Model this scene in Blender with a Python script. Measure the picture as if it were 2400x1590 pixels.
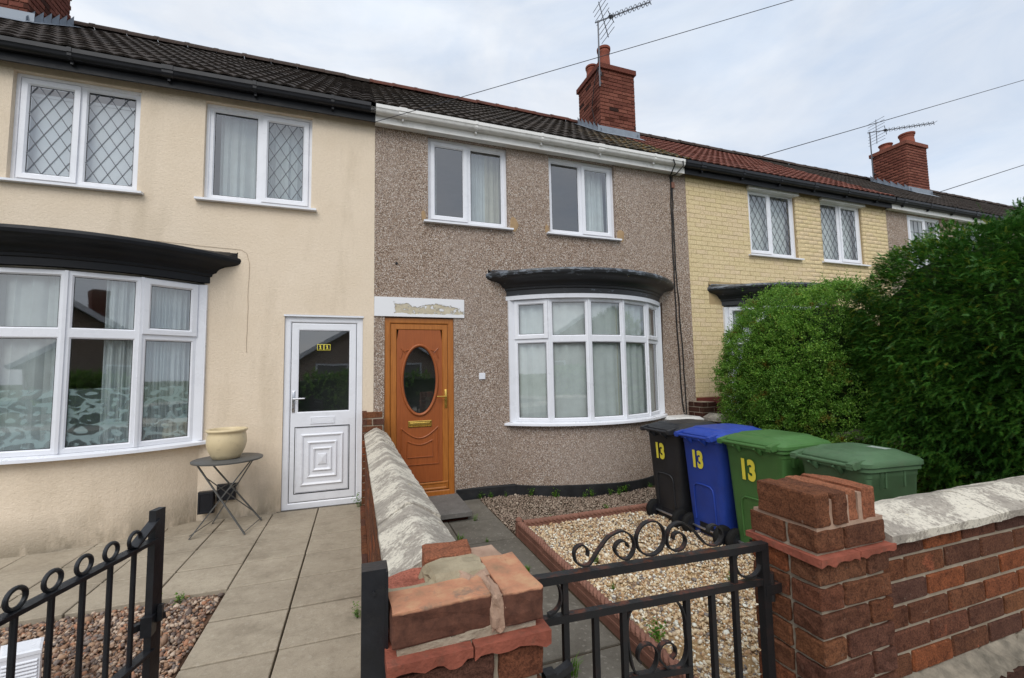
import bpy, bmesh, math, random
import numpy as np
from mathutils import Vector, Matrix, noise as mnoise
random.seed(7); RNG = np.random.default_rng(11)
PI = math.pi
for o in list(bpy.data.objects): bpy.data.objects.remove(o)
SC = bpy.context.scene; COL = SC.collection

# ------------------------------------------------------------ camera, world, sun, exposure
CAM = (-0.19, -5.5, 1.475)
def cam_setup():
    yaw, pitch, roll = map(math.radians, (19.62, 4.4, -1.05))
    f = Vector((math.sin(yaw), math.cos(yaw), 0)); r = Vector((math.cos(yaw), -math.sin(yaw), 0)); u = Vector((0, 0, 1))
    f2 = f*math.cos(pitch)+u*math.sin(pitch); u2 = -f*math.sin(pitch)+u*math.cos(pitch)
    r3 = r*math.cos(roll)+u2*math.sin(roll); u3 = -r*math.sin(roll)+u2*math.cos(roll)
    cd = bpy.data.cameras.new('camera'); co = bpy.data.objects.new('camera', cd); COL.objects.link(co)
    m = Matrix((r3, u3, -f2)).transposed().to_4x4(); m.translation = CAM
    co.matrix_world = m
    cd.sensor_width = 36; cd.lens = 1022/2400*36; cd.clip_start = .05; cd.clip_end = 1500
    SC.camera = co
cam_setup()
SUN_EL, SUN_AZ = math.radians(47), math.radians(206)
W = bpy.data.worlds.new('World'); SC.world = W; W.use_nodes = True
def world_setup():
    nt = W.node_tree; bg = nt.nodes['Background']
    sky = nt.nodes.new('ShaderNodeTexSky'); sky.sky_type = 'NISHITA'; sky.sun_disc = False
    sky.sun_elevation = SUN_EL; sky.sun_rotation = SUN_AZ; sky.air_density = 1.0; sky.dust_density = 2.0
    tc = nt.nodes.new('ShaderNodeTexCoord'); mp = nt.nodes.new('ShaderNodeMapping')
    mp.inputs['Scale'].default_value = (1, 1, 2.6); mp.inputs['Rotation'].default_value = (.25, .35, .6)
    n1 = nt.nodes.new('ShaderNodeTexNoise'); n1.inputs['Scale'].default_value = 2.2; n1.inputs['Detail'].default_value = 7; n1.inputs['Roughness'].default_value = .55; n1.inputs['Distortion'].default_value = .5
    rp = nt.nodes.new('ShaderNodeValToRGB'); e = rp.color_ramp.elements
    e[0].position = .30; e[0].color = (.72, .72, .72, 1); e[1].position = .68; e[1].color = (.97, .97, .97, 1)
    n2 = nt.nodes.new('ShaderNodeTexNoise'); n2.inputs['Scale'].default_value = 2.6; n2.inputs['Detail'].default_value = 8; n2.inputs['Roughness'].default_value = .58; n2.inputs['Distortion'].default_value = .8
    rp2 = nt.nodes.new('ShaderNodeValToRGB'); e = rp2.color_ramp.elements
    e[0].position = .3; e[0].color = (5.2, 6.0, 7.15, 1); e[1].position = .62; e[1].color = (6.95, 7.25, 7.65, 1)
    mx = nt.nodes.new('ShaderNodeMix'); mx.data_type = 'RGBA'
    L = nt.links.new
    L(tc.outputs['Generated'], mp.inputs[0]); L(mp.outputs[0], n1.inputs['Vector']); L(mp.outputs[0], n2.inputs['Vector'])
    L(n1.outputs[0], rp.inputs[0]); L(n2.outputs[0], rp2.inputs[0]); L(rp.outputs[0], mx.inputs[0]); L(sky.outputs[0], mx.inputs[6]); L(rp2.outputs[0], mx.inputs[7])
    L(mx.outputs[2], bg.inputs[0]); bg.inputs[1].default_value = .095
world_setup()
def sun_setup():
    sd = bpy.data.lights.new('sun', 'SUN'); so = bpy.data.objects.new('sun', sd); COL.objects.link(so)
    sd.energy = 1.3; sd.angle = math.radians(40); sd.color = (1, .97, .92)
    d = Vector((math.sin(SUN_AZ)*math.cos(SUN_EL), math.cos(SUN_AZ)*math.cos(SUN_EL), math.sin(SUN_EL)))
    so.rotation_euler = d.to_track_quat('Z', 'Y').to_euler(); so.location = (0, -8, 14)
sun_setup()
SC.view_settings.view_transform = 'Standard'; SC.view_settings.look = 'None'; SC.view_settings.gamma = 1
SC.view_settings.exposure = .55; SC.view_settings.use_curve_mapping = False
SC.render.engine = 'CYCLES'

# ------------------------------------------------------------ object helpers
def tag(o, label=None, cat=None, group=None, kind=None):
    if label: o['label'] = label
    if cat: o['category'] = cat
    if group: o['group'] = group
    if kind: o['kind'] = kind
    return o
def thing(name, loc, label, cat, group=None, rz=0):
    o = bpy.data.objects.new(name, None); COL.objects.link(o); o.location = loc; o.rotation_euler = (0, 0, rz)
    o.empty_display_size = .1
    return tag(o, label, cat, group)
def wloc(o):
    v = Vector((0, 0, 0))
    while o is not None: v = v+Vector(o.location); o = o.parent
    return v
def link(name, me, mat=None, parent=None, loc=(0, 0, 0), rot=None, scale=None):
    o = bpy.data.objects.new(name, me); COL.objects.link(o)
    if mat is not None and len(me.materials) == 0: me.materials.append(mat)
    if parent: o.parent = parent
    o.location = loc
    if rot: o.rotation_euler = rot
    if scale: o.scale = scale
    return o
class FR:
    """local frame: a along u, b along n (outward), z up"""
    def __init__(s, o=(0, 0, 0), u=(1, 0, 0), n=(0, -1, 0)): s.o = Vector(o); s.u = Vector(u); s.n = Vector(n)
    def __call__(s, a, b, z): return s.o+s.u*a+s.n*b+Vector((0, 0, z))
WF = FR()
class MB:
    def __init__(s): s.v = []; s.f = []
    def add(s, vs, fs):
        k = len(s.v); s.v += [tuple(p) for p in vs]; s.f += [tuple(i+k for i in f) for f in fs]
    def box(s, x0, x1, y0, y1, z0, z1):
        s.add([(x, y, z) for z in (z0, z1) for y in (y0, y1) for x in (x0, x1)], [(0, 2, 3, 1), (4, 5, 7, 6), (0, 1, 5, 4), (2, 6, 7, 3), (0, 4, 6, 2), (1, 3, 7, 5)])
    def obox(s, fr, a0, a1, b0, b1, z0, z1):
        s.add([fr(a, b, z) for z in (z0, z1) for b in (b0, b1) for a in (a0, a1)], [(0, 2, 3, 1), (4, 5, 7, 6), (0, 1, 5, 4), (2, 6, 7, 3), (0, 4, 6, 2), (1, 3, 7, 5)])
    def bar(s, p, q, w, h, up=(0, 0, 1)):
        p = Vector(p); q = Vector(q); d = (q-p).normalized(); x = d.cross(Vector(up))
        if x.length < 1e-4: x = d.cross(Vector((1, 0, 0)))
        x.normalize(); y = x.cross(d)
        s.add([c+x*i*w/2+y*j*h/2 for c in (p, q) for i, j in ((-1, -1), (1, -1), (1, 1), (-1, 1))], [(0, 1, 2, 3), (7, 6, 5, 4), (0, 4, 5, 1), (1, 5, 6, 2), (2, 6, 7, 3), (3, 7, 4, 0)])
    def tube(s, pts, r, n=8, closed=False, cap=True):
        pts = [Vector(p) for p in pts]; m = len(pts); rs = r if isinstance(r, (list, tuple)) else [r]*m
        ref = None; rings = []
        for i, p in enumerate(pts):
            if closed: d = pts[(i+1) % m]-pts[i-1]
            else: d = pts[min(i+1, m-1)]-pts[max(i-1, 0)]
            d.normalize()
            if ref is None: ref = d.orthogonal().normalized()
            ref = (ref-d*ref.dot(d)).normalized(); b = d.cross(ref)
            rings.append([p+(ref*math.cos(2*PI*k/n)+b*math.sin(2*PI*k/n))*rs[i] for k in range(n)])
        fs = []
        for i in range(m if closed else m-1):
            j = (i+1) % m
            for k in range(n): fs.append((i*n+k, i*n+(k+1) % n, j*n+(k+1) % n, j*n+k))
        if cap and not closed: fs += [tuple(range(n-1, -1, -1)), tuple(range((m-1)*n, m*n))]
        s.add([v for r_ in rings for v in r_], fs)
    def ribbon(s, pts, w, t, side):
        """flat bar of width w (along side) and thickness t bent along pts"""
        side = Vector(side).normalized(); pts = [Vector(p) for p in pts]; m = len(pts); vs = []
        for i, p in enumerate(pts):
            d = (pts[min(i+1, m-1)]-pts[max(i-1, 0)]).normalized(); nn = side.cross(d).normalized()
            for a, b in ((-1, -1), (1, -1), (1, 1), (-1, 1)): vs.append(p+side*a*w/2+nn*b*t/2)
        fs = [(3, 2, 1, 0), tuple(range(4*m-4, 4*m))]
        for i in range(m-1):
            for k in range(4): fs.append((i*4+k, i*4+(k+1) % 4, i*4+4+(k+1) % 4, i*4+4+k))
        s.add(vs, fs)
    def lathe(s, c, prof, n=32):
        c = Vector(c); vs = []; fs = []
        for r, z in prof:
            for k in range(n): vs.append(c+Vector((r*math.cos(2*PI*k/n), r*math.sin(2*PI*k/n), z)))
        for i in range(len(prof)-1):
            for k in range(n): fs.append((i*n+k, i*n+(k+1) % n, (i+1)*n+(k+1) % n, (i+1)*n+k))
        fs += [tuple(range(n-1, -1, -1)), tuple(range((len(prof)-1)*n, len(prof)*n))]
        s.add(vs, fs)
    def loft(s, loops, cap0=False, cap1=False, closed=True):
        n = len(loops[0]); fs = []
        for i in range(len(loops)-1):
            for k in range(n if closed else n-1):
                j = (k+1) % n; fs.append((i*n+k, i*n+j, (i+1)*n+j, (i+1)*n+k))
        if cap0: fs.append(tuple(range(n-1, -1, -1)))
        if cap1: fs.append(tuple(range((len(loops)-1)*n, len(loops)*n)))
        s.add([p for l in loops for p in l], fs)
    def rect(s, fr, a0, a1, z0, z1, prof, cap=False, cap0=False):
        """mitred rectangular moulding: prof = [(inset, depth)]"""
        s.loft([[fr(a0+i, b, z0+i), fr(a1-i, b, z0+i), fr(a1-i, b, z1-i), fr(a0+i, b, z1-i)] for i, b in prof], cap0=cap0, cap1=cap)
    def oval(s, fr, ca, cz, ra, rz, prof, n=40, cap=False):
        s.loft([[fr(ca+(ra-i)*math.cos(2*PI*k/n), b, cz+(rz-i)*math.sin(2*PI*k/n)) for k in range(n)] for i, b in prof], cap1=cap)
    def build(s, name, mat, parent=None, loc=None, smooth=False, local=False, rot=None, kind=None, sharp=40, recalc=True):
        off = Vector((0, 0, 0)) if local else (wloc(parent) if parent else Vector((0, 0, 0)))
        if loc is not None and not local: off = off*0+(Vector(loc)); 
        l = Vector((0, 0, 0))
        if loc is not None:
            l = Vector(loc)-(wloc(parent) if parent and not local else Vector((0, 0, 0)))
        me = bpy.data.meshes.new(name)
        me.from_pydata([tuple(Vector(p)-off) if not local else p for p in s.v], [], s.f)
        bm = bmesh.new(); bm.from_mesh(me); 
        if recalc and len(bm.faces) > 1: bmesh.ops.recalc_face_normals(bm, faces=bm.faces)
        if smooth:
            for f in bm.faces: f.smooth = True
            for e in bm.edges:
                if len(e.link_faces) == 2 and e.calc_face_angle(0) > math.radians(sharp): e.smooth = False
        bm.to_mesh(me); bm.free()
        o = link(name, me, mat, parent, l, rot)
        if kind: o['kind'] = kind
        return o
def np_mesh(name, V, F, mat, parent=None, smooth=False):
    me = bpy.data.meshes.new(name); V = np.asarray(V, np.float32); F = np.asarray(F, np.int32); k = F.shape[1]
    me.vertices.add(len(V)); me.vertices.foreach_set('co', V.ravel()); me.loops.add(F.size); me.loops.foreach_set('vertex_index', F.ravel())
    me.polygons.add(len(F)); me.polygons.foreach_set('loop_start', np.arange(0, F.size, k, dtype=np.int32))
    if smooth: me.polygons.foreach_set('use_smooth', np.ones(len(F), bool))
    me.update(calc_edges=True); me.validate()
    return link(name, me, mat, parent)

# ------------------------------------------------------------ materials
def S(r, g, b, k=1.0):
    f = lambda c: ((c/255)/12.92 if c/255 <= .04045 else ((c/255+.055)/1.055)**2.4)*k
    return (f(r), f(g), f(b), 1)
class MT:
    def __init__(s, name, rough=.6, spec=.5, metal=0):
        s.m = bpy.data.materials.new(name); s.m.use_nodes = True; s.nt = s.m.node_tree; s.b = s.nt.nodes['Principled BSDF']
        s.b.inputs['Roughness'].default_value = rough; s.b.inputs['Specular IOR Level'].default_value = spec; s.b.inputs['Metallic'].default_value = metal
        s.tc = s.nt.nodes.new('ShaderNodeTexCoord')
    def n(s, t, ins=None, **at):
        x = s.nt.nodes.new('ShaderNode'+t)
        for k, v in at.items(): setattr(x, k, v)
        for k, v in (ins or {}).items(): s.set(x.inputs[k], v)
        return x
    def set(s, sock, v):
        if isinstance(v, bpy.types.NodeSocket): s.nt.links.new(v, sock)
        elif isinstance(v, bpy.types.Node): s.nt.links.new(v.outputs[0], sock)
        else: sock.default_value = v
    def co(s, scale=None, which='Object', rot=None):
        c = s.tc.outputs[which]
        if scale is None and rot is None: return c
        mp = s.n('Mapping', {0: c}); 
        if scale: mp.inputs['Scale'].default_value = scale
        if rot: mp.inputs['Rotation'].default_value = rot
        return mp.outputs[0]
    def wco(s, scale=None):
        g = s.n('NewGeometry').outputs['Position']
        if scale is None: return g
        mp = s.n('Mapping', {0: g}); mp.inputs['Scale'].default_value = scale
        return mp.outputs[0]
    def noise(s, scale, detail=4, rough=.55, v=None, dist=0):
        x = s.n('TexNoise', {'Scale': scale, 'Detail': detail, 'Roughness': rough, 'Distortion': dist}); s.set(x.inputs['Vector'], v if v is not None else s.wco()); return x.outputs[0]
    def voro(s, scale, v=None, feature='F1', out='Distance', rand=1):
        x = s.n('TexVoronoi', {'Scale': scale, 'Randomness': rand}, feature=feature); s.set(x.inputs['Vector'], v if v is not None else s.wco()); return x.outputs[out]
    def ramp(s, f, st, interp='LINEAR'):
        x = s.n('ValToRGB', {0: f}); cr = x.color_ramp; cr.interpolation = interp
        while len(cr.elements) < len(st): cr.elements.new(.5)
        for e, (p, c) in zip(cr.elements, st): e.position = p; e.color = c if isinstance(c, (tuple, list)) else (c, c, c, 1)
        return x.outputs[0]
    def mix(s, f, a, b, bl='MIX'):
        x = s.n('Mix', data_type='RGBA', blend_type=bl); s.set(x.inputs[0], f); s.set(x.inputs[6], a); s.set(x.inputs[7], b); return x.outputs[2]
    def math(s, op, a, b=0.0, c=None):
        x = s.n('Math', operation=op); s.set(x.inputs[0], a); s.set(x.inputs[1], b)
        if c is not None: s.set(x.inputs[2], c)
        return x.outputs[0]
    def mr(s, f, a, b, c=0., d=1.):
        x = s.n('MapRange', {0: f, 1: a, 2: b, 3: c, 4: d}); return x.outputs[0]
    def rnd(s):
        a = s.n('ObjectInfo').outputs['Random']; b = s.n('NewGeometry').outputs['Random Per Island']
        return s.math('FRACT', s.math('ADD', a, s.math('MULTIPLY', b, 7.31)))
    def sep(s, v):
        x = s.n('SeparateXYZ', {0: v}); return x.outputs
    def bump(s, h, strength=.3, dist=.01, prev=None):
        x = s.n('Bump', {'Strength': strength, 'Distance': dist, 'Height': h})
        if prev is not None: s.set(x.inputs['Normal'], prev)
        s.nt.links.new(x.outputs[0], s.b.inputs['Normal']); return x.outputs[0]
    def col(s, c): s.set(s.b.inputs['Base Color'], c); return s
    def rough(s, c): s.set(s.b.inputs['Roughness'], c); return s
MATS = {}
def simple(name, col, rough=.5, spec=.5, var=.15, scale=6, metal=0, bump=0, bscale=60, dirt=0):
    t = MT(name, rough, spec, metal)
    n = t.noise(scale, 6, .6)
    a = tuple(max(0, c*(1-var)) for c in col[:3])+(1,); b = tuple(c*(1+var) for c in col[:3])+(1,)
    c = t.ramp(n, [(.3, a), (.7, b)])
    if dirt:
        d = t.noise(scale*2.3, 8, .7); c = t.mix(t.mr(d, .52, .75, 0, dirt), c, (.09, .075, .055, 1))
    t.col(c)
    t.rough(t.mr(n, .3, .7, max(0, rough-.08), min(1, rough+.08)))
    if bump: t.bump(t.noise(bscale, 4), bump, .005)
    MATS[name] = t.m; return t.m

def m_cream():
    t = MT('cream_render', .9, .2); v = t.wco()
    c = t.ramp(t.noise(1.6, 6, .6), [(.3, S(225, 208, 185)), (.7, S(233, 217, 196))])
    fine = t.noise(42, 5, .65)
    c = t.mix(t.mr(fine, .3, .7, .22, 0), c, S(186, 168, 142))
    z = t.sep(v)[2]; stn = t.noise(3.2, 8, .7, t.wco((1, 1, .35)))
    low = t.math('MULTIPLY', t.mr(z, .02, .34, 1, 0), t.mr(stn, .34, .56))
    c = t.mix(t.math('MULTIPLY', low, .75), c, S(112, 104, 88))
    str_ = t.math('MULTIPLY', t.mr(t.noise(2.4, 7, .7, t.wco((1, 1, .22))), .52, .72), .26)
    c = t.mix(str_, c, S(156, 140, 114))
    t.col(c); p = t.bump(t.noise(80, 4, .6), .6, .010); t.bump(t.noise(36, 3, .55), .26, .014, p)
    return t.m
def m_pebble():
    t = MT('pebbledash', .85, .25)
    cell = t.voro(118, out='Color'); r = t.sep(cell)[0]
    c = t.ramp(r, [(.0, S(84, 68, 58)), (.16, S(128, 104, 88)), (.34, S(160, 138, 120)), (.55, S(178, 160, 144)), (.74, S(198, 182, 168)), (.88, S(226, 218, 210)), (.97, S(232, 226, 218))], 'CONSTANT')
    big = t.noise(1.1, 6, .6); c = t.mix(t.mr(big, .35, .7, 0, .30), c, S(160, 136, 116))
    g = t.noise(.55, 4, .6); c = t.mix(t.mr(g, .42, .68, 0, .32), c, S(188, 180, 174))
    d = t.voro(118); c = t.mix(t.mr(d, .35, .8, 0, .5), c, S(108, 92, 80))
    stn = t.math('MULTIPLY', t.mr(t.noise(2.0, 7, .7, t.wco((1, 1, .2))), .55, .75), .3); c = t.mix(stn, c, S(112, 94, 80))
    t.col(c); t.bump(t.math('SUBTRACT', 1.0, d), .7, .008)
    return t.m
def m_brick(name, cols, soot=.35, blot=S(70, 42, 34), spall=S(190, 110, 80), bmp=.5, paint=False, mortar_film=.2):
    t = MT(name, .95, .12); r = t.rnd(); v = t.n('VectorMath', {0: t.wco(), 1: t.n('CombineXYZ', {0: t.math('MULTIPLY', r, 9.1), 1: t.math('MULTIPLY', r, 5.3), 2: 0.0}).outputs[0]}, operation='ADD').outputs[0]
    k = len(cols); c = t.ramp(r, [(i/k, q) for i, q in enumerate(cols)], 'LINEAR')
    n1 = t.noise(14, 6, .65, v); c = t.mix(t.mr(n1, .45, .72, 0, soot), c, blot)
    n2 = t.noise(9, 8, .7, v); c = t.mix(t.mr(n2, .63, .70, 0, .55), c, spall)
    n3 = t.noise(34, 7, .72, v); c = t.mix(t.mr(n3, .50, .66, 0, .55), c, tuple(x*.62 for x in blot[:3])+(1,)); fine = t.noise(170, 6, .8, v); c = t.mix(t.mr(fine, .38, .58, .7, 0), c, tuple(x*.45 for x in blot[:3])+(1,))
    fl = t.noise(30, 8, .75, v); c = t.mix(t.mr(fl, .62, .74, 0, mortar_film*2), c, S(176, 164, 148))
    t.col(c); p = t.bump(t.noise(190, 6, .8, v), min(1, bmp*1.8), .006); t.bump(t.noise(38, 6, .65, v), bmp, .006, p)
    return t.m
def m_mortar(name='mortar', a=S(146, 132, 114), b=S(176, 164, 146)):
    t = MT(name, .95, .1)
    c = t.ramp(t.noise(12, 6, .65), [(.3, a), (.7, b)]); c = t.mix(t.mr(t.noise(5, 6), .55, .75, 0, .5), c, S(96, 86, 72))
    t.col(c); t.bump(t.noise(130, 4, .7), .6, .006); return t.m
def m_coping():
    t = MT('lichened_stone', .95, .15)
    c = t.ramp(t.noise(22, 7, .7), [(.3, S(136, 129, 120)), (.7, S(172, 164, 152))])
    pt = t.noise(80, 7, .75); l0 = t.noise(4.2, 8, .66); li = t.math('ADD', l0, t.math('MULTIPLY', t.math('SUBTRACT', t.noise(55, 6, .7), .5), .55)); c = t.mix(t.mr(li, .47, .56), c, S(206, 199, 184)); c = t.mix(t.mr(pt, .54, .62, 0, .7), c, S(112, 106, 98))
    yl = t.noise(11, 4, .6); c = t.mix(t.mr(yl, .66, .74, 0, .5), c, S(198, 180, 96))
    t.col(c); p = t.bump(t.noise(90, 6, .7), .45, .005); t.bump(l0, .2, .006, p); return t.m
def m_slab(name, a, b, dirt=S(98, 88, 74), g=.55):
    t = MT(name, .92, .2); r = t.rnd()
    c = t.ramp(t.noise(4, 7, .65), [(.28, a), (.72, b)]); c = t.mix(t.mr(r, 0, 1, 0, .3), c, tuple(x*.72 for x in a[:3])+(1,))
    c = t.mix(t.mr(t.noise(2.6, 8, .7), .5, .72, 0, g), c, dirt)
    c = t.mix(t.mr(t.noise(22, 7, .75), .5, .68, 0, .3), c, dirt); f = t.noise(170, 5, .8); c = t.mix(t.mr(f, .38, .62, .4, 0), c, tuple(x*.5 for x in a[:3])+(1,))
    sp = t.voro(70, out='Color'); c = t.mix(t.math('MULTIPLY', t.math('GREATER_THAN', t.sep(sp)[1], .96), .12), c, S(206, 200, 186))
    t.col(c); t.bump(f, .35, .004); return t.m
def m_island(name, cols, rough=.8, spec=.3, bump=0, pos=None):
    t = MT(name, rough, spec); r = t.rnd(); k = len(cols)
    c = t.ramp(r, [((pos[i] if pos else i/k), q) for i, q in enumerate(cols)], 'CONSTANT')
    c = t.mix(t.mr(t.noise(180, 4, .6), .35, .7, .25, 0), c, (.12, .09, .06, 1))
    c = t.mix(t.mr(t.noise(2.2, 5, .6), .5, .75, 0, .25), c, S(96, 80, 60))
    t.col(c); return t.m
def m_leaf(name, cols, trans=.25, rough=.5, big=1.6, bcol=S(30, 48, 14), dry=None, mid=13, mids=.6):
    t = MT(name, rough, .3); r = t.rnd()
    k = len(cols)-1; c = t.ramp(r, [(i/k, q) for i, q in enumerate(cols)])
    c = t.mix(t.mr(t.noise(big, 5, .6), .42, .68, 0, .55), c, bcol)
    c = t.mix(t.mr(t.noise(mid, 4, .6), .38, .62, mids, 0), c, tuple(x*.45 for x in cols[0][:3])+(1,))
    if dry: c = t.mix(t.math('MULTIPLY', t.mr(t.noise(4.1, 7, .7), .58, .66), .8), c, dry)
    t.col(c); t.b.inputs['Transmission Weight'].default_value = 0
    tr = t.n('BsdfTranslucent', {0: c}); mx = t.n('MixShader', {0: trans}); out = t.nt.nodes['Material Output']
    t.nt.links.new(t.b.outputs[0], mx.inputs[1]); t.nt.links.new(tr.outputs[0], mx.inputs[2]); t.nt.links.new(mx.outputs[0], out.inputs[0])
    return t.m
def m_tile(name, a, b, c2, lichen=0, moss=.3):
    t = MT(name, .92, .2); r = t.rnd()
    c = t.mix(r, a, b); c = t.mix(t.mr(t.noise(10, 7, .7), .42, .7, 0, .7), c, c2)
    f = t.noise(60, 5, .7); c = t.mix(t.mr(f, .5, .75, 0, .45), c, S(120, 112, 100))
    c = t.mix(t.mr(t.noise(26, 6, .7), .62, .7, 0, moss), c, S(158, 150, 132))
    if lichen:
        x = t.sep(t.wco()); near = t.math('MULTIPLY', t.mr(x[0], 3.2, 4.4), t.mr(x[1], 1.9, .6))
        l = t.math('MULTIPLY', near, t.mr(t.noise(16, 7, .7), .52, .6)); c = t.mix(t.math('MULTIPLY', l, .75), c, S(166, 124, 40))
        g = t.math('MULTIPLY', near, t.mr(t.noise(13, 7, .7), .5, .62)); c = t.mix(t.math('MULTIPLY', g, .6), c, S(128, 132, 104))
    t.col(c); t.bump(t.noise(90, 5, .7), .5, .006); return t.m
def m_glass(name, tint=(.93, .97, .96, 1), ior=1.75, waves=.0):
    t = MT(name); nt = t.nt; out = nt.nodes['Material Output']
    fc = t.n('LayerWeight', {0: .5}).outputs['Facing']; fr = t.n('MapRange', {0: t.math('POWER', fc, 5.0), 1: 0., 2: 1., 3: ((ior-1)/(ior+1))**2, 4: 1.}); tr = t.n('BsdfTransparent', {0: tint}); gl = t.n('BsdfGlossy', {0: (.98, .98, 1, 1), 'Roughness': .02}); mx = t.n('MixShader')
    b = t.n('Bump', {'Strength': .02, 'Distance': .02, 'Height': t.noise(2.2, 2)}); nt.links.new(b.outputs[0], gl.inputs['Normal'])
    nt.links.new(fr.outputs[0], mx.inputs[0]); nt.links.new(tr.outputs[0], mx.inputs[1]); nt.links.new(gl.outputs[0], mx.inputs[2]); nt.links.new(mx.outputs[0], out.inputs[0])
    return t.m
def m_film():
    t = MT('frosted_leaf_film', .6, .3); nt = t.nt; out = nt.nodes['Material Output']
    v = t.wco((7, 7, 11)); d = t.n('VectorMath', {0: v, 1: t.n('TexNoise', {'Vector': v, 'Scale': 1.1, 'Detail': 1}).outputs[1]}, operation='ADD').outputs[0]
    vd = t.voro(1.0, d); w = t.math('MULTIPLY_ADD', t.math('SINE', t.math('MULTIPLY', vd, 11.0)), .5, .5)
    f = t.mr(w, .45, .85, .14, .62); t.col((.5, .62, .64, 1))
    tr = t.n('BsdfTransparent'); mx = t.n('MixShader', {0: f}); nt.links.new(tr.outputs[0], mx.inputs[1]); nt.links.new(t.b.outputs[0], mx.inputs[2]); nt.links.new(mx.outputs[0], out.inputs[0])
    return t.m
def m_cloth(name, col, trans=.4, alpha=1):
    t = MT(name, .9, .1); nt = t.nt; out = nt.nodes['Material Output']; c = t.ramp(t.noise(8, 4), [(.3, tuple(x*.88 for x in col[:3])+(1,)), (.7, col)]); t.col(c)
    tr = t.n('BsdfTranslucent', {0: c}); mx = t.n('MixShader', {0: trans}); nt.links.new(t.b.outputs[0], mx.inputs[1]); nt.links.new(tr.outputs[0], mx.inputs[2])
    sh = mx
    if alpha < 1:
        tp = t.n('BsdfTransparent'); sh = t.n('MixShader', {0: alpha}); nt.links.new(tp.outputs[0], sh.inputs[1]); nt.links.new(mx.outputs[0], sh.inputs[2])
    nt.links.new(sh.outputs[0], out.inputs[0]); return t.m
def m_wood(name, a, b, rough=.42):
    t = MT(name, rough, .45); v = t.wco((22, 22, 1.6)); g = t.noise(2.2, 8, .62, v, 1.0)
    c = t.ramp(g, [(.3, a), (.7, b)]); c = t.mix(t.mr(t.noise(3, 4), .4, .7, 0, .35), c, a)
    t.col(c); t.bump(g, .08, .002); return t.m
def m_iron():
    t = MT('rusted_black_iron', .5, .4); n = t.noise(24, 8, .7)
    up = t.sep(t.n('NewGeometry').outputs['Normal'])[2]
    rust = t.math('MULTIPLY', t.mr(n, .5, .62), t.mr(up, .2, .9, .05, .65))
    c = t.mix(rust, (.012, .012, .013, 1), S(112, 66, 48)); t.col(c); t.rough(t.mr(rust, 0, 1, .45, .9)); t.bump(t.noise(120, 5), .3, .003); return t.m
def m_lintel():
    t = MT('peeling_white_paint', .6, .4); v = t.co(None, 'Object'); x = t.sep(v)
    n = t.noise(7, 6, .6, v); n2 = t.noise(16, 5, .6, v)
    u = t.math('ABSOLUTE', t.math('SUBTRACT', x[0], .10)); arch = t.math('MULTIPLY', t.math('ABSOLUTE', t.math('SINE', t.math('MULTIPLY', t.math('ADD', x[0], .56), 6.0))), .045)
    edge = t.math('SUBTRACT', t.math('ADD', t.math('ADD', arch, .0), t.math('MULTIPLY', t.math('SUBTRACT', n2, .5), .13)), x[2])
    m1 = t.mr(edge, -.004, .004); m2 = t.mr(t.math('ADD', u, t.math('MULTIPLY', t.math('SUBTRACT', n, .5), .5)), .435, .425); m3 = t.mr(t.math('ADD', x[2], t.math('MULTIPLY', t.math('SUBTRACT', n, .5), .08)), -.085, -.078)
    m = t.math('MULTIPLY', t.math('MULTIPLY', m1, m2), m3); bits = t.mr(t.noise(23, 6, .65, v), .56, .58); m = t.math('MULTIPLY', m, t.math('SUBTRACT', 1.0, t.math('MULTIPLY', bits, .9)))
    base = t.ramp(t.noise(18, 6, .7, v), [(.3, S(178, 166, 140)), (.7, S(204, 196, 176))])
    t.col(t.mix(m, S(226, 227, 230), base)); t.rough(t.mr(m, 0, 1, .5, .95)); t.bump(t.math('SUBTRACT', 1.0, m), 1.0, .012); return t.m
CREAM = m_cream(); PEB = m_pebble()
RED = [S(104, 72, 58), S(126, 84, 62), S(138, 90, 64), S(114, 78, 62), S(146, 98, 68), S(128, 82, 58), S(106, 76, 66), S(158, 94, 62)]
BRICK = m_brick('red_brown_brick', RED, .5, S(62, 38, 32))
CHIM = m_brick('chimney_brick', [S(123, 72, 61), S(144, 89, 74), S(134, 81, 69), S(116, 69, 57), S(150, 95, 80)], .25, S(79, 54, 47), S(154, 105, 91), .4, mortar_film=.03)
SOOTY = m_brick('sooty_chimney_brick', [S(60, 42, 38), S(84, 52, 44), S(70, 50, 44), S(104, 58, 46)], .5, S(42, 34, 32), S(100, 70, 58), .4, mortar_film=.08)
WORN = m_brick('worn_orange_brick', [S(168, 104, 76), S(178, 116, 86), S(160, 92, 70)], .2, S(120, 84, 66), S(196, 150, 116), .6)
REDBREAK = m_brick('broken_red_brick', [S(190, 116, 96), S(196, 124, 104)], .1, S(160, 96, 80), S(204, 140, 118), .9, mortar_film=.02)
YBRICK = m_brick('painted_cream_brick', [S(238, 219, 176), S(240, 219, 178), S(234, 215, 170), S(238, 216, 180)], .08, S(206, 182, 134), S(240, 220, 172), .12, mortar_film=.0)
YMORT = simple('painted_cream_joint', S(172, 150, 114), .9, .2, .1, 8)
DARKBR = m_brick('mossy_dark_brick', [S(74, 46, 40), S(92, 54, 44), S(84, 58, 48)], .5, S(48, 36, 30), S(120, 84, 66), .5)
MORTAR = m_mortar(); PMORT = m_mortar('pink_mortar', S(150, 122, 104), S(182, 154, 134)); CMORT = m_mortar('chimney_joint', S(104, 66, 54), S(132, 92, 76))
COPING = m_coping()
SLABA = m_slab('buff_concrete_slab', S(164, 152, 134), S(190, 178, 158)); SLABB = m_slab('grey_concrete_slab', S(102, 97, 89), S(128, 123, 113), S(74, 69, 60))
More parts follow.
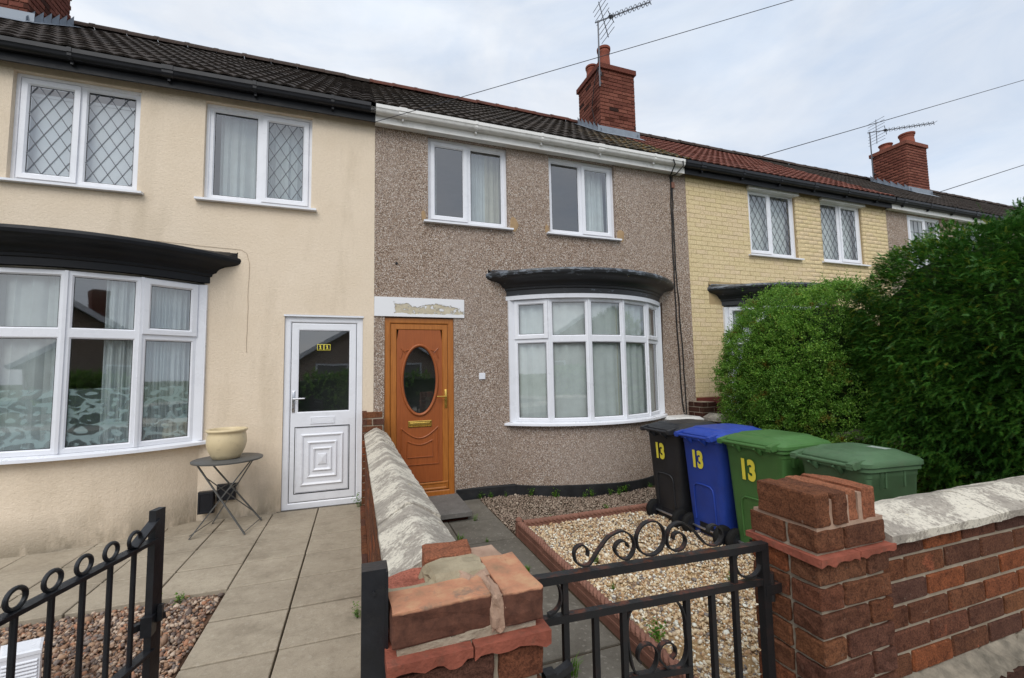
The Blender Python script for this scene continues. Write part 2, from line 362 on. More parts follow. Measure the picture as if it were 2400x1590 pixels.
STEP = m_slab('grey_step_slab', S(112, 109, 105), S(132, 128, 124), S(72, 68, 62))
GRAV13 = m_island('golden_gravel', [S(231, 212, 180), S(212, 182, 140), S(242, 233, 212), S(195, 158, 118), S(222, 198, 161), S(179, 144, 111), S(243, 243, 230), S(206, 184, 154), S(151, 126, 105), S(226, 206, 171), S(135, 127, 123), S(217, 193, 155)])
GRAV11 = m_island('brown_gravel', [S(158, 129, 109), S(126, 102, 90), S(176, 152, 131), S(143, 111, 94), S(114, 101, 96), S(190, 165, 143), S(153, 120, 96), S(104, 91, 86), S(201, 180, 160), S(168, 135, 109), S(134, 123, 117), S(176, 127, 99)])
GRAVF = m_island('fine_brown_shingle', [S(159, 140, 124), S(138, 119, 105), S(181, 163, 145), S(129, 113, 101), S(193, 177, 160), S(149, 129, 114)])
SOIL = simple('damp_soil', S(62, 52, 40), .95, .1, .3, 9, bump=.8, bscale=50)
SHBASE = simple('shingle_bed', S(150, 124, 90), .95, .1, .25, 12, bump=.8, bscale=80); BRBASE = simple('pebble_bed', S(96, 74, 60), .95, .1, .25, 12, bump=.8, bscale=80)
TILED = m_tile('dark_concrete_tile', S(62, 54, 50), S(50, 45, 43), S(42, 37, 34)); TILEL = m_tile('lichened_dark_tile', S(66, 58, 52), S(52, 47, 44), S(42, 37, 34), 1)
TILER = m_tile('red_concrete_tile', S(120, 70, 58), S(106, 62, 52), S(86, 54, 46), 0, .12)
RIDGER = m_tile('red_ridge_tile', S(110, 66, 54), S(96, 58, 50), S(70, 50, 46)); RIDGED = m_tile('dark_ridge_tile', S(76, 62, 56), S(66, 56, 52), S(50, 44, 42))
UPVC = simple('white_upvc', S(228, 230, 236), .3, .5, .02, 3, dirt=.1); UPVCW = simple('weathered_white_upvc', S(222, 221, 218), .4, .45, .04, 4, dirt=.28)
BPAINT = simple('black_gloss_paint', (.009, .010, .013, 1), .5, .25, .3, 7, bump=.15, bscale=30); BPLAST = simple('black_gutter_plastic', (.012, .013, .017, 1), .45, .3, .3, 4)
def m_hood():
    t = MT('flaking_sheen_black_paint', .45, .5); n = t.noise(9, 8, .72, t.wco((1, 1, 3)))
    z = t.sep(t.wco())[2]; up = t.mr(z, 2.69, 2.79, .0, .15); c = t.mix(t.mr(t.math('ADD', n, up), .62, .68, 0, .8), (.014, .015, .018, 1), S(112, 120, 130))  # grey-blue grows up the lip: flakes, plus its sheen put into the colour
    y = t.noise(5.5, 8, .7); c = t.mix(t.math('MULTIPLY', t.mr(y, .68, .70), t.mr(z, 2.6, 2.7)), c, S(156, 148, 96)); t.col(c); t.bump(n, .3, .006); return t.m
HOOD = m_hood()
PLINTH = simple('black_bitumen_plinth', (.014, .015, .017, 1), .6, .4, .5, 6, bump=.5, bscale=18, dirt=.15)
LEAD = simple('lead_flashing', S(132, 140, 150), .55, .4, .15, 12, metal=.3)
GLASS = m_glass('window_glass', ior=2.5); DGLASS = m_glass('dark_door_glass', (.72, .77, .79, 1), 2.6)
FILM = m_film(); NET = m_cloth('white_net_curtain', (.82, .86, .86, 1), .25, .95); CURT = m_cloth('cream_curtain', (.66, .64, .54, 1), .35); VOIL = m_cloth('voile_curtain', (.78, .84, .86, 1), .3, .8)
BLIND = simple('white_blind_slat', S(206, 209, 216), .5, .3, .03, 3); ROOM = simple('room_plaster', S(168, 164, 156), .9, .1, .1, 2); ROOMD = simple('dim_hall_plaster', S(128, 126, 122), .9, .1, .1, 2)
LEADC = simple('window_leading', S(104, 108, 116), .5, .4, .1, 5)
OAK = m_wood('golden_oak', S(152, 90, 34), S(184, 116, 50)); OAKR = m_wood('red_oak_panel', S(140, 74, 34), S(164, 90, 44))
BRASS = simple('brass', S(214, 178, 92), .28, .5, .1, 8, metal=.9); CHROME = simple('brushed_steel', S(190, 192, 196), .3, .5, .05, 8, metal=.9)
IRON = m_iron(); IRON2 = simple('black_painted_iron', (.012, .013, .016, 1), .35, .5, .4, 12, bump=.2, bscale=80, dirt=.12)
ZINC = simple('grey_table_metal', S(86, 86, 84), .5, .4, .12, 9); POT = simple('cream_glazed_pot', S(212, 194, 156), .42, .4, .06, 6, dirt=.3)
BLACKP = simple('black_bin_plastic', (.022, .023, .026, 1), .45, .4, .3, 5, bump=.1, bscale=150); BLUEP = simple('blue_bin_plastic', S(40, 66, 152), .48, .35, .15, 5, bump=.1, bscale=150, dirt=.12)
GREENP = simple('green_bin_plastic', S(70, 110, 58), .5, .35, .15, 5, bump=.1, bscale=150, dirt=.15); GREEN2 = simple('faded_green_bin_plastic', S(76, 104, 74), .55, .35, .2, 6, bump=.1, bscale=150, dirt=.25)
RUBBER = simple('black_rubber', (.012, .012, .012, 1), .8, .2, .2, 9); YELLOW = simple('yellow_vinyl', S(228, 214, 74), .5, .4, .04, 9); PAPER = simple('faded_sticker', S(150, 160, 152), .7, .2, .3, 40)
CABLE = simple('black_cable', (.012, .012, .013, 1), .6, .3, .2, 9); BCABLE = simple('brown_cable', S(78, 60, 48), .6, .3, .2, 9); ALU = simple('aerial_metal', S(96, 98, 104), .5, .4, .15, 9, metal=.5)
TERRA = simple('terracotta', S(132, 94, 80), .85, .25, .2, 9, bump=.4, bscale=60, dirt=.3); POTRED = simple('chimney_pot_clay', S(136, 76, 60), .8, .3, .2, 9, dirt=.3); CRTILE = simple('creasing_tile', S(146, 84, 68), .9, .15, .3, 14, bump=.7, bscale=90, dirt=.5)
CONC = simple('cement_flaunching', S(132, 112, 98), .95, .1, .2, 9, bump=.5, bscale=40); TARMAC = simple('tarmac', (.05, .05, .052, 1), .9, .3, .2, 9, bump=.4, bscale=120)
PAVE = simple('pavement_concrete', S(150, 144, 134), .9, .2, .15, 5, bump=.2, bscale=90); GRASSG = simple('rough_grass_ground', S(84, 92, 52), .95, .1, .3, 2)
LEAFP = m_leaf('privet_leaf', [S(76, 120, 40), S(104, 154, 54), S(136, 180, 70), S(172, 210, 92)], .35, .42, 1.5, S(70, 118, 42), S(128, 76, 36), mids=.4)
LEAFY = m_leaf('yew_needle', [S(50, 100, 36), S(66, 120, 42), S(86, 136, 48), S(118, 150, 54)], .22, .5, 1.6, S(40, 86, 32))
YEWTIP = m_leaf('yew_new_tip', [S(132, 160, 50), S(170, 164, 56), S(110, 158, 52), S(184, 154, 62)], .3, .5, 1.2, S(86, 128, 42))
WEED = m_leaf('weed_leaf', [S(76, 124, 34), S(104, 150, 46), S(134, 168, 60)], .3, .5, 3, S(60, 104, 30)); BARK = simple('bush_bark', S(84, 64, 46), .95, .1, .25, 12, bump=.6, bscale=60)
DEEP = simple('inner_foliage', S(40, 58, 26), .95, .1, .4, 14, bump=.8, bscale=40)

# ------------------------------------------------------------ brickwork
BCACHE = {}
def brick_me(mat, l, h, d, var=0, bev=.004, jit=.0015):
    key = (mat.name, round(l, 3), round(h, 3), round(d, 3), var, bev)
    if key in BCACHE: return BCACHE[key]
    bm = bmesh.new(); bmesh.ops.create_cube(bm, size=1)
    for v in bm.verts: v.co = Vector((v.co.x*l, v.co.y*d, v.co.z*h))
    bmesh.ops.bevel(bm, geom=list(bm.edges), offset=bev, segments=1, affect='EDGES', profile=.6)
    rr = random.Random(hash(key) % 9999+var)
    for v in bm.verts: v.co += Vector((rr.uniform(-1, 1), rr.uniform(-1, 1), rr.uniform(-1, 1)))*jit
    bmesh.ops.triangulate(bm, faces=[f for f in bm.faces if len(f.verts) > 4])
    me = bpy.data.meshes.new('brick'); bm.to_mesh(me); bm.free(); me.materials.append(mat); BCACHE[key] = me
    return me
def free_intervals(a0, a1, z0, z1, holes):
    iv = [(a0, a1)]
    for h0, h1, g0, g1 in holes:
        if min(z1, g1)-max(z0, g0) > .4*(z1-z0):
            nv = []
            for p, q in iv:
                if h1 <= p or h0 >= q: nv.append((p, q)); continue
                if h0 > p: nv.append((p, h0))
                if h1 < q: nv.append((h1, q))
            iv = nv
    return iv
def brickwork(parent, fr, a0, a1, z0, z1, mat, holes=(), L=.215, H=.066, D=.1, J=.012, limit=300, off0=0., bond='stretcher', proud=0., mats=None, name='brick', nvar=3, jit=.0015, bev=.004):
    """courses of bricks with their front faces at fr's plane (+proud along n)"""
    out = []; ncourse = int(round((z1-z0)/(H+J)))
    for c in range(ncourse):
        zb = z0+c*(H+J)
        if bond == 'flemish_header' and c % 2: step = (.1025+J); ln = .1025
        else: step = L+J; ln = L
        off = off0+(0 if c % 2 == 0 else -step/2)
        for p, q in free_intervals(a0, a1, zb, zb+H, holes):
            k = math.floor((p-a0-off)/step)
            while True:
                s0 = a0+off+k*step; s1 = s0+ln; k += 1
                if s0 >= q: break
                t0, t1 = max(s0, p), min(s1, q)
                if t1-t0 < .03: continue
                out.append(((t0+t1)/2, zb+H/2, t1-t0))
    rz = math.atan2(fr.u.y, fr.u.x); cam = Vector(CAM); pl = wloc(parent)
    it = []
    for a, z, w in out:
        j = random.uniform(-.002, .002); p = fr(a, proud-D/2+j, z); it.append(((p-cam).length, p, w))
    it.sort(key=lambda t: t[0])
    for i, (d, p, w) in enumerate(it[:limit]):
        mt = mat if not mats or random.random() > mats[1] else mats[0]
        o = link(name, brick_me(mt, L, H, D, random.randrange(nvar), bev, jit), None, parent, p-pl, (random.uniform(-.004, .004), random.uniform(-.003, .003), rz), (w/L, 1, random.uniform(.985, 1.01)))
    if len(it) > limit:
        me0 = brick_me(mat, L, H, D, 0, bev, jit); V0 = np.array([v.co[:] for v in me0.vertices]); me0.calc_loop_triangles(); F0 = np.array([t.vertices[:] for t in me0.loop_triangles])
        Vs, Fs = [], []; cr, sr = math.cos(rz), math.sin(rz)
        for i, (d, p, w) in enumerate(it[limit:]):
            X = V0*np.array([w/L, 1, 1]); R = np.stack([X[:, 0]*cr-X[:, 1]*sr, X[:, 0]*sr+X[:, 1]*cr, X[:, 2]], 1)
            Vs.append(R+np.array(p-pl)); Fs.append(F0+i*len(V0))
        o = np_mesh('far_bricks', np.concatenate(Vs), np.concatenate(Fs), mat, parent); o['kind'] = 'stuff'

# ------------------------------------------------------------ house parts
ZE, ZR, YE, YR = 4.775, 7.24, -.17, 3.2
SL = math.atan2(ZR-ZE, YR-YE); SLEN = math.hypot(ZR-ZE, YR-YE)
def tile_me(mat):
    key = 'tile'+mat.name
    if key in BCACHE: return BCACHE[key]
    nn = 9; w = .298; ln = .40; prof = []
    for i in range(nn):
        u = i/(nn-1); prof.append((u*w, .018*(abs(math.sin(u*2*PI))**.8)))
    mb = MB(); th = .018
    vs = [(x, 0, z+.022) for x, z in prof]+[(x, ln, z) for x, z in prof]+[(x, 0, z+.022-th) for x, z in prof]
    fs = [(i, i+1, nn+i+1, nn+i) for i in range(nn-1)]+[(2*nn+i, 2*nn+i+1, i+1, i) for i in range(nn-1)]
    me = bpy.data.meshes.new('roof_tile'); me.from_pydata(vs, [], fs); me.materials.append(mat); BCACHE[key] = me
    return me
def tiles(parent, x0, x1, mat, limit=300, skip=()):
    me = tile_me(mat); pl = wloc(parent); nrow = 12; g = SLEN/nrow; ncol = int(round((x1-x0)/.30)); px = (x1-x0)/ncol
    it = []
    for r in range(nrow):
        for c in range(ncol):
            s = r*g; p = Vector((x0+c*px, YE+s*math.cos(SL), ZE+s*math.sin(SL)))
            if any(a0 < p.x+.05 and p.x+.25 < a1 and b0 < p.y and p.y < b1 for a0, a1, b0, b1 in skip): continue
            it.append(((p-Vector(CAM)).length, p))
    it.sort(key=lambda t: t[0])
    if limit:
        for d, p in it[:limit]:
            link('roof_tile', me, None, parent, p-pl+Vector((0, 0, random.uniform(0, .006))), (SL+random.uniform(-.008, .008), random.uniform(-.006, .006), random.uniform(-.006, .006)), (px/.298, 1, 1))
    else:
        V0 = np.array([v.co[:] for v in me.vertices]); F0 = np.array([f.vertices[:] for f in me.polygons]); Vs, Fs = [], []
        R = np.array(Matrix.Rotation(SL, 3, 'X'))
        for i, (d, p) in enumerate(it): Vs.append(V0@R.T+np.array(p-pl)+np.array([0, 0, random.uniform(0, .008)])); Fs.append(F0+i*len(V0))
        o = np_mesh('roof_tiles', np.concatenate(Vs), np.concatenate(Fs), mat, parent); o['kind'] = 'stuff'
def ridge(parent, x0, x1, mat):
    n = int(round((x1-x0)/.45)); px = (x1-x0)/n
    mb = MB()
    key = 'ridge'+mat.name
    if key not in BCACHE:
        r0 = [(0, -.125*math.cos(a), .12*math.sin(a)-.02) for a in np.linspace(0, PI, 9)]
        me = bpy.data.meshes.new('ridge_tile'); vs = [(x, y*k, z*k) for x, k in ((0, 1.06), (.06, 1.06), (.06, 1), (.448, 1)) for _, y, z in r0]
        fs = [(j*9+i, j*9+i+1, j*9+10+i, j*9+9+i) for j in range(3) for i in range(8)]; me.from_pydata(vs, [], fs); me.materials.append(mat); BCACHE[key] = me
    for i in range(n): link('ridge_tile', BCACHE[key], None, parent, Vector((x0+i*px, YR, ZR+random.uniform(-.006, .008)))-wloc(parent), (0, random.uniform(-.01, .01), random.uniform(-.01, .01)), (px/.448, 1, 1))
def wall_mesh(mb, x0, x1, z0, z1, holes, dep=.11, y=0):
    xs = sorted({x0, x1}|{h for q in holes for h in q[:2] if x0 < h < x1}); zs = sorted({z0, z1}|{h for q in holes for h in q[2:] if z0 < h < z1})
    for i in range(len(xs)-1):
        for j in range(len(zs)-1):
            cx, cz = (xs[i]+xs[i+1])/2, (zs[j]+zs[j+1])/2
            if any(a < cx < b and c < cz < d for a, b, c, d in holes): continue
            mb.add([(xs[i], y, zs[j]), (xs[i+1], y, zs[j]), (xs[i+1], y, zs[j+1]), (xs[i], y, zs[j+1])], [(0, 1, 2, 3)])
    for a, b, c, d in holes:
        P = [(a, c), (b, c), (b, d), (a, d)]
        for k in range(4):
            (p, q), (r, s) = P[k], P[(k+1) % 4]
            if k == 0 and c <= z0: continue
            mb.add([(p, y, q), (r, y, s), (r, y+dep, s), (p, y+dep, q)], [(0, 1, 2, 3)])
def leading(mb, fr, a0, a1, z0, z1, b, dw, dh, w=.007, square=False):
    def seg(p, q):
        d = Vector((q[0]-p[0], q[1]-p[1])); 
        if d.length < .01: return
        d.normalize(); nn = Vector((-d.y, d.x))*w/2
        A = [(p[0]+nn.x, p[1]+nn.y), (p[0]-nn.x, p[1]-nn.y), (q[0]-nn.x, q[1]-nn.y), (q[0]+nn.x, q[1]+nn.y)]
        mb.add([fr(a, b, z) for a, z in A]+[fr(a, b+.004, z) for a, z in A], [(0, 1, 2, 3), (4, 5, 6, 7), (0, 1, 5, 4), (2, 3, 7, 6), (1, 2, 6, 5), (3, 0, 4, 7)])
    if square:
        n = int((a1-a0)/dw); 
        for i in range(1, n+1): seg((a0+(a1-a0)*i/(n+1), z0), (a0+(a1-a0)*i/(n+1), z1))
        n = int((z1-z0)/dh)
        for i in range(1, n+1): seg((a0, z0+(z1-z0)*i/(n+1)), (a1, z0+(z1-z0)*i/(n+1)))
        return
    sl = dh/dw
    for sg in (1, -1):
        k = -40
        while k < 40:
            c = k*dh; k += 1; pts = []       # z = z0 + c + sg*sl*(a-a0)
            def za(a): return z0+c+sg*sl*(a-a0)
            aa, bb = a0, a1
            lo = sorted(((z0-z0-c)/(sg*sl)+a0, (z1-z0-c)/(sg*sl)+a0)); aa = max(aa, lo[0]); bb = min(bb, lo[1])
            if bb-aa > .005: seg((aa, za(aa)), (bb, za(bb)))
def drape(fr, a0, a1, z0, z1, b, amp, waves, gather=0, n=48, flare=0):
    mb = MB(); rows = 5; ph = random.uniform(0, 6); L = []
    for r in range(rows):
        t = r/(rows-1); z = z1+(z0-z1)*t; row = []
        for i in range(n+1):
            u = i/n; a = a0+(a1-a0)*u+flare*t*u
            row.append(fr(a, b+amp*(.5+.5*t)*math.sin(u*waves*2*PI+ph+.4*math.sin(5*u+t))+amp*.4*math.sin(u*waves*4.7*PI+ph*2), z))
        L.append(row)
    mb.loft(L, closed=False); return mb
def light_unit(parent, frame, fr, a0, a1, z0, z1, sash=False, glass=GLASS, lead=None, fb=0., fw=.045):
    """one glazed light: frame loops appended to MB frame, pane and leading as objects"""
    P = [(0, -.03), (0, .0+fb), (fw*.75, .0+fb), (fw, -.014+fb), (fw, -.03)]
    frame.rect(fr, a0, a1, z0, z1, P); i = fw
    if sash:
        s0 = .012; P = [(s0, fb), (s0, .018+fb), (s0+.045, .018+fb), (s0+.06, .002+fb), (s0+.06, -.03)]; frame.rect(fr, a0, a1, z0, z1, P); i = s0+.06
    pb = fb+(-.004 if sash else -.018)
    gk = MB(); gk.rect(fr, a0+i-.002, a1-i+.002, z0+i-.002, z1-i+.002, [(0, pb+.0015), (.007, pb+.0015), (.007, pb-.004)]); gk.build('gasket', BPLAST, parent)
    g = MB(); g.add([fr(a0+i-.002, pb, z0+i-.002), fr(a1-i+.002, pb, z0+i-.002), fr(a1-i+.002, pb, z1-i+.002), fr(a0+i-.002, pb, z1-i+.002)], [(0, 1, 2, 3)]); g.build('pane', glass, parent)
    if lead:
        m = MB(); leading(m, fr, a0+i, a1-i, z0+i, z1-i, pb+.0025, *lead); m.build('leading', LEADC, parent)
    return (a0+i, a1-i, z0+i, z1-i)
def window(house, x0, x1, z0, z1, lights, y=.065, mat=None, sillmat=None, sill=(.06, .06), blinds=None, drapes=()):
    """lights: [(fraction, sash, lead)]"""
    mat = mat or UPVC
    w = MB(); fr = FR((x0, y, 0)); W_ = x1-x0
    root = bpy.data.objects.new('window', None); COL.objects.link(root); root.parent = house; root.location = Vector(((x0+x1)/2, y, z0))-wloc(house); root.empty_display_size = .1
    f = MB(); f.rect(fr, 0, W_, z0, z1, [(0, -.06), (0, .012), (.03, .012), (.034, .0), (.034, -.06)])
    a = .03
    for k, (q, sash, lead) in enumerate(lights):
        b = a+(W_-.06)*q; light_unit(root, f, fr, a, b, z0+.03, z1-.03, sash, lead=lead); a = b
    f.build('frame', mat, root)
    s = MB(); ov, pr = sill; s.loft([[(x0-ov, y+.05, z0-.0), (x0-ov, -pr, z0-.012), (x0-ov, -pr, z0-.035), (x0-ov, y+.05, z0-.035)], [(x1+ov, y+.05, z0-.0), (x1+ov, -pr, z0-.012), (x1+ov, -pr, z0-.035), (x1+ov, y+.05, z0-.035)]], True, True)
    s.build('sill', sillmat or mat, root)
    if blinds:
        a0, a1 = blinds; m = MB(); z = z0+.06
        while z < z1-.16: m.add([(x0+a0, y+.085, z), (x0+a1, y+.085, z), (x0+a1, y+.087, z+.0235), (x0+a0, y+.087, z+.0235)], [(0, 1, 2, 3)]); z += .022
        m.box(x0+a0, x0+a1, y+.075, y+.11, z1-.17, z1-.14); m.build('blind', BLIND, root)
    for (kind, a0, a1, amp, wv) in drapes:
        drape(fr, a0, a1, z0+.02, z1-.05, -.14, amp, wv).build('curtain', {'net': NET, 'curtain': CURT, 'voile': VOIL}[kind], root, smooth=True)
    return root
BR, BS, BC = 1.702, .49, 1.212
def bp(cx, t, d=0.): return Vector((cx+(BR+d)*math.sin(t), BC-(BR+d)*math.cos(t), 0))
def th(d=0.): return math.acos(BC/(BR+d))
def arc_loop(cx, d, z, n=33):
    T = th(d); return [bp(cx, -T+2*T*k/(n-1), d)+Vector((0, 0, z)) for k in range(n)]
def bay(house, cx, band, hoodmat, openers, film=False, lead=None, nets=True):
    pl = wloc(house)
    root = bpy.data.objects.new('bay_window', None); COL.objects.link(root); root.parent = house; root.location = Vector((cx, -.3, .8))-pl; root.empty_display_size = .1
    # hood
    hp = [(-.02, 2.50), (.035, 2.50), (.035, 2.565), (.048, 2.575), (.052, 2.60), (.075, 2.615), (.085, 2.64), (.10, 2.66), (.135, 2.685), (.19, 2.70), (.225, 2.715), (.245, 2.735), (.252, 2.765), (.245, 2.79), (.225, 2.80)]
    loops = [arc_loop(cx, d, z) for d, z in hp]
    top = [Vector((p.x, .02, 2.865)) for p in loops[-1]]
    h = MB(); h.loft(loops+[top], closed=False)
    ends = [l[0] for l in loops]+[Vector((loops[-1][0].x, 0.0, 2.865))]; h.add(ends, [tuple(range(len(ends)))]); ends = [l[-1] for l in loops]+[Vector((loops[-1][-1].x, 0.0, 2.865))]; h.add(ends, [tuple(range(len(ends)))])
    h.build('hood', hoodmat, root, smooth=True, sharp=25)
    ztop = 2.44 if band else 2.475
    if band:
        b = MB(); b.loft([arc_loop(cx, d, z) for d, z in ((-.06, 2.44), (.042, 2.44), (.042, 2.495), (-.06, 2.495))], closed=False); b.build('fascia_band', UPVC, root, smooth=True, sharp=30)
    c = MB(); c.loft([arc_loop(cx, d, z) for d, z in ((-.3, 2.49), (0.0, 2.49))], closed=False); c.build('bay_ceiling', ROOM, root)
    s = MB(); s.loft([arc_loop(cx, d, z) for d, z in ((-.08, .83), (.02, .826), (.075, .812), (.078, .785), (-.02, .783))], closed=False)
    for l in (0, -1): s.add([arc_loop(cx, d, z)[l] for d, z in ((-.08, .83), (.02, .826), (.075, .812), (.078, .785), (-.02, .783))], [(0, 1, 2, 3, 4)])
    s.build('sill', UPVC, root, smooth=True, sharp=30)
    T = th(0.) ; n = 5; f = MB()
    for sd in (-1, 1):
        p = bp(cx, sd*T); f.box(p.x-.035 if sd < 0 else p.x-.05, p.x+.05 if sd < 0 else p.x+.035, -.035, .09, .826, ztop)
    for i in range(n):
        t0 = -T+2*T*i/n; t1 = t0+2*T/n; p, q = bp(cx, t0), bp(cx, t1); u = (q-p); wl = u.length; u.normalize(); nn = Vector((u.y, -u.x, 0))
        if nn.y > 0 and abs(nn.y) > .3: nn = -nn
        fr = FR(p, u, nn)
        e0 = .05 if i == 0 else 0.0; e1 = .05 if i == n-1 else 0.0
        op = i in openers
        zt = 1.905
        A = light_unit(root, f, fr, e0, wl-e1, .83, zt, False, lead=lead, fw=.05)
        light_unit(root, f, fr, e0, wl-e1, zt-.0, ztop, op, lead=lead, fw=.05)
        f.obox(fr, -.012, .012, -.05, .012, .83, ztop)
        if film:
            g = MB(); g.add([fr(A[0], -.03, A[2]), fr(A[1], -.03, A[2]), fr(A[1], -.03, A[2]+.52), fr(A[0], -.03, A[2]+.52)], [(0, 1, 2, 3)]); g.build('window_film', FILM, root)
    f.build('frame', UPVC, root)
    # curtains following the bow
    def bowdrape(t0, t1, d, amp, waves, z0=.86, z1=2.43, n=60):
        L = []
        ph = random.uniform(0, 6)
        for r in range(4):
            row = []
            for i in range(n+1):
                u = i/n; t = t0+(t1-t0)*u; dd = d+amp*math.sin(u*waves*2*PI+ph+.5*math.sin(3*u+r))+amp*.5*math.sin(u*waves*5.3*PI)
                q = bp(cx, t, dd); row.append((q.x, q.y, z1+(z0-z1)*r/3))
            L.append(row)
        m = MB(); m.loft(L, closed=False); return m
    if nets == 'full':
        bowdrape(-T*.98, T*.98, -.085, .01, 16).build('net_curtain', NET, root, smooth=True)
        for a, b in ((-.99, -.9), (.08, .24), (.9, .99)): bowdrape(T*a, T*b, -.105, .016, 3).build('curtain', CURT, root, smooth=True)
    elif nets == 'gaps':
        for a, b in ((-.98, .17), (.62, .98)): bowdrape(T*a, T*b, -.11, .014, 9).build('net_curtain', VOIL, root, smooth=True)
        for a, b in ((.40, .64), (.70, .78)): bowdrape(T*a, T*b, -.10, .018, 4).build('curtain', VOIL, root, smooth=True)
    else:
        bowdrape(-T*.98, T*.98, -.085, .01, 16).build('net_curtain', NET, root, smooth=True)
    return root
def gutter(house, x0, x1, mat, y=-.157, z=4.745, r=.055, nb=6, endcap=True):
    m = MB(); A = [(-r, .015), (-r, -.028), (-r*.86, -.034), (-r*.84, -.058), (-r*.6, -.078), (-r*.2, -.086), (r*.5, -.086), (r*.9, -.06), (r, -.03), (r, .015)]
    A2 = A+[(p[0]*.93, p[1]*.93+.002) for p in reversed(A)]
    m.loft([[(x, y+p[0], z+p[1]) for p in A2] for x in (x0, x1)], True, True)
    if endcap: m.loft([[(x, y+p[0], z+p[1]) for p in A] for x in (x0-.004, x0+.004)], True, True); m.loft([[(x, y+p[0], z+p[1]) for p in A] for x in (x1-.004, x1+.004)], True, True)
    g = m.build('gutter', mat, house, smooth=True, sharp=50)
    for i in range(nb):
        x = x0+(x1-x0)*(i+.4)/nb; b = MB(); q = 1.09; hw = .018 if i % 3 else .05
        b.loft([[(xx, y+p[0]*q, z+p[1]*q+.003) for p in A] for xx in (x-hw, x+hw)], True, True, closed=True); b.box(x-.012, x+.012, y+.0, y+.057, z-.12, z-.086); b.build('gutter_bracket', mat, g)
    return g
def house(name, label, x0, x1, wallmat, wins, door, baycx, fascia, guttermat, rooft, ridgem, tile_limit, gx=None, soffit=None, brick=False, z0=-.15, roofskip=()):
    H = thing(name, ((x0+x1)/2, 0, 0), label, 'house', 'terraced houses in the row')
    holes = [(a, b, c, d) for a, b, c, d in wins]
    if door: holes.append(door)
    bw = th(0)
    if baycx is not None: holes.append((baycx-1.195, baycx+1.195, z0, 2.75))
    wall_ = MB(); wall_mesh(wall_, x0, x1, z0, 4.72, holes)
    if baycx is not None:
        wall_.loft([arc_loop(baycx, 0., z, 25) for z in (z0, .3, .79)], closed=False)
    if not brick: wo = wall_.build('wall', wallmat, H)
    else: wo = wall_.build('wall', YMORT, H)
    it = MB(); yb = 4.2
    for (za, zb) in ((-.02, 2.5), (2.62, 4.75)):
        it.add([(x, y, z) for z in (za, zb) for y in (.115, yb) for x in (x0+.02, x1-.02)], [(0, 2, 3, 1), (4, 5, 7, 6), (2, 6, 7, 3), (0, 4, 6, 2), (1, 3, 7, 5)])
    it.box(x0+.02, x1-.02, .115, .2, 2.5, 2.62)
    it.build('interior', ROOM, H)
    # back of the house so that it is closed
    bk = MB(); bk.add([(x0, 6.8, z0), (x1, 6.8, z0), (x1, 6.8, 4.7), (x0, 6.8, 4.7)], [(0, 1, 2, 3)]); bk.build('rear_wall', PEB, H)
    # roof
    rf = MB(); rf.add([(x0, YE, ZE-.02), (x1, YE, ZE-.02), (x1, YR, ZR-.02), (x0, YR, ZR-.02), (x0, 2*YR-YE, ZE-.02), (x1, 2*YR-YE, ZE-.02)], [(0, 1, 2, 3), (3, 2, 5, 4)])
    R = rf.build('roof', rooft, H)
    tiles(R, x0, x1, rooft, tile_limit, roofskip); ridge(R, x0, x1, ridgem)
    # eaves
    gx0, gx1 = gx or (x0, x1); e = MB()
    if fascia is not None:
        fy, fz, fm = fascia
        e.box(gx0, gx1, fy-.018, fy, fz, 4.67); e.build('fascia_board', fm, H)
        s = MB(); s.box(gx0, gx1, fy+.002, .0-.001, fz+(.012 if soffit else .06), fz+(.03 if soffit else .075)); s.build('soffit', soffit or fm, H)
    if guttermat: gutter(H, gx0-.03, gx1, guttermat)
    return H
# ------------------------------------------------------------ the terrace
FB = (-.10, 4.575, BPAINT); FW = (-.10, 4.575, UPVCW)
WZ0, WZ1 = 3.445, 4.575
dia = (.125, .205)
CHX = [(-5.22, -4.38), (4.40, 5.23), (14.15, 15.05)]; CY0, CY1 = 1.8, 2.68
skips = [(a-.02, b+.02, CY0-.1, CY1+.05) for a, b in CHX]
h11 = house('terraced_house', 'cream rendered terraced house with black eaves and white front door', -4.8, 0.0, CREAM, [(-3.42, -2.385, WZ0, 4.56), (-1.80, -.715, WZ0, 4.56)], (-.967, -.124, -.02, 2.185), -2.945, FB, BPLAST, TILED, RIDGED, 300, roofskip=skips)
h13 = house('terraced_house', 'brown pebbledashed terraced house with oak door and white eaves', 0.0, 4.8, PEB, [(.657, 1.745, WZ0, 4.5755), (2.375, 3.462, WZ0, 4.5755)], (.125, .978, -.05, 2.186), 2.945, FW, None, TILEL, RIDGER, 300, gx=(0.0, 4.69), soffit=UPVCW, roofskip=skips)
gutter(h13, -.05, 4.64, UPVCW, nb=5)
h15 = house('terraced_house', 'cream painted brick terraced house with a red tiled roof', 4.8, 9.76, YMORT, [(6.12, 7.25, WZ0-.03, 4.60), (7.89, 9.03, WZ0-.03, 4.60)], (8.79, 9.63, -.02, 2.18), 6.66, FB, BPLAST, TILER, RIDGED, 300, gx=(4.70, 9.76), brick=True, roofskip=skips)
h17 = house('terraced_house', 'far pebbledashed terraced house showing above the yew hedge', 9.76, 14.6, PEB, [(10.42, 11.5, WZ0-.05, 4.56), (12.1, 13.2, WZ0-.05, 4.56)], None, None, FW, BPLAST, TILED, RIDGED, 0, soffit=UPVCW, roofskip=skips)
h19 = house('terraced_house', 'last pebbledashed house of the row with dark roof, beyond the far chimney', 14.6, 24.5, PEB, [(16.2, 17.3, WZ0-.05, 4.56)], None, None, FW, BPLAST, TILED, RIDGED, 0, soffit=UPVCW, roofskip=skips)
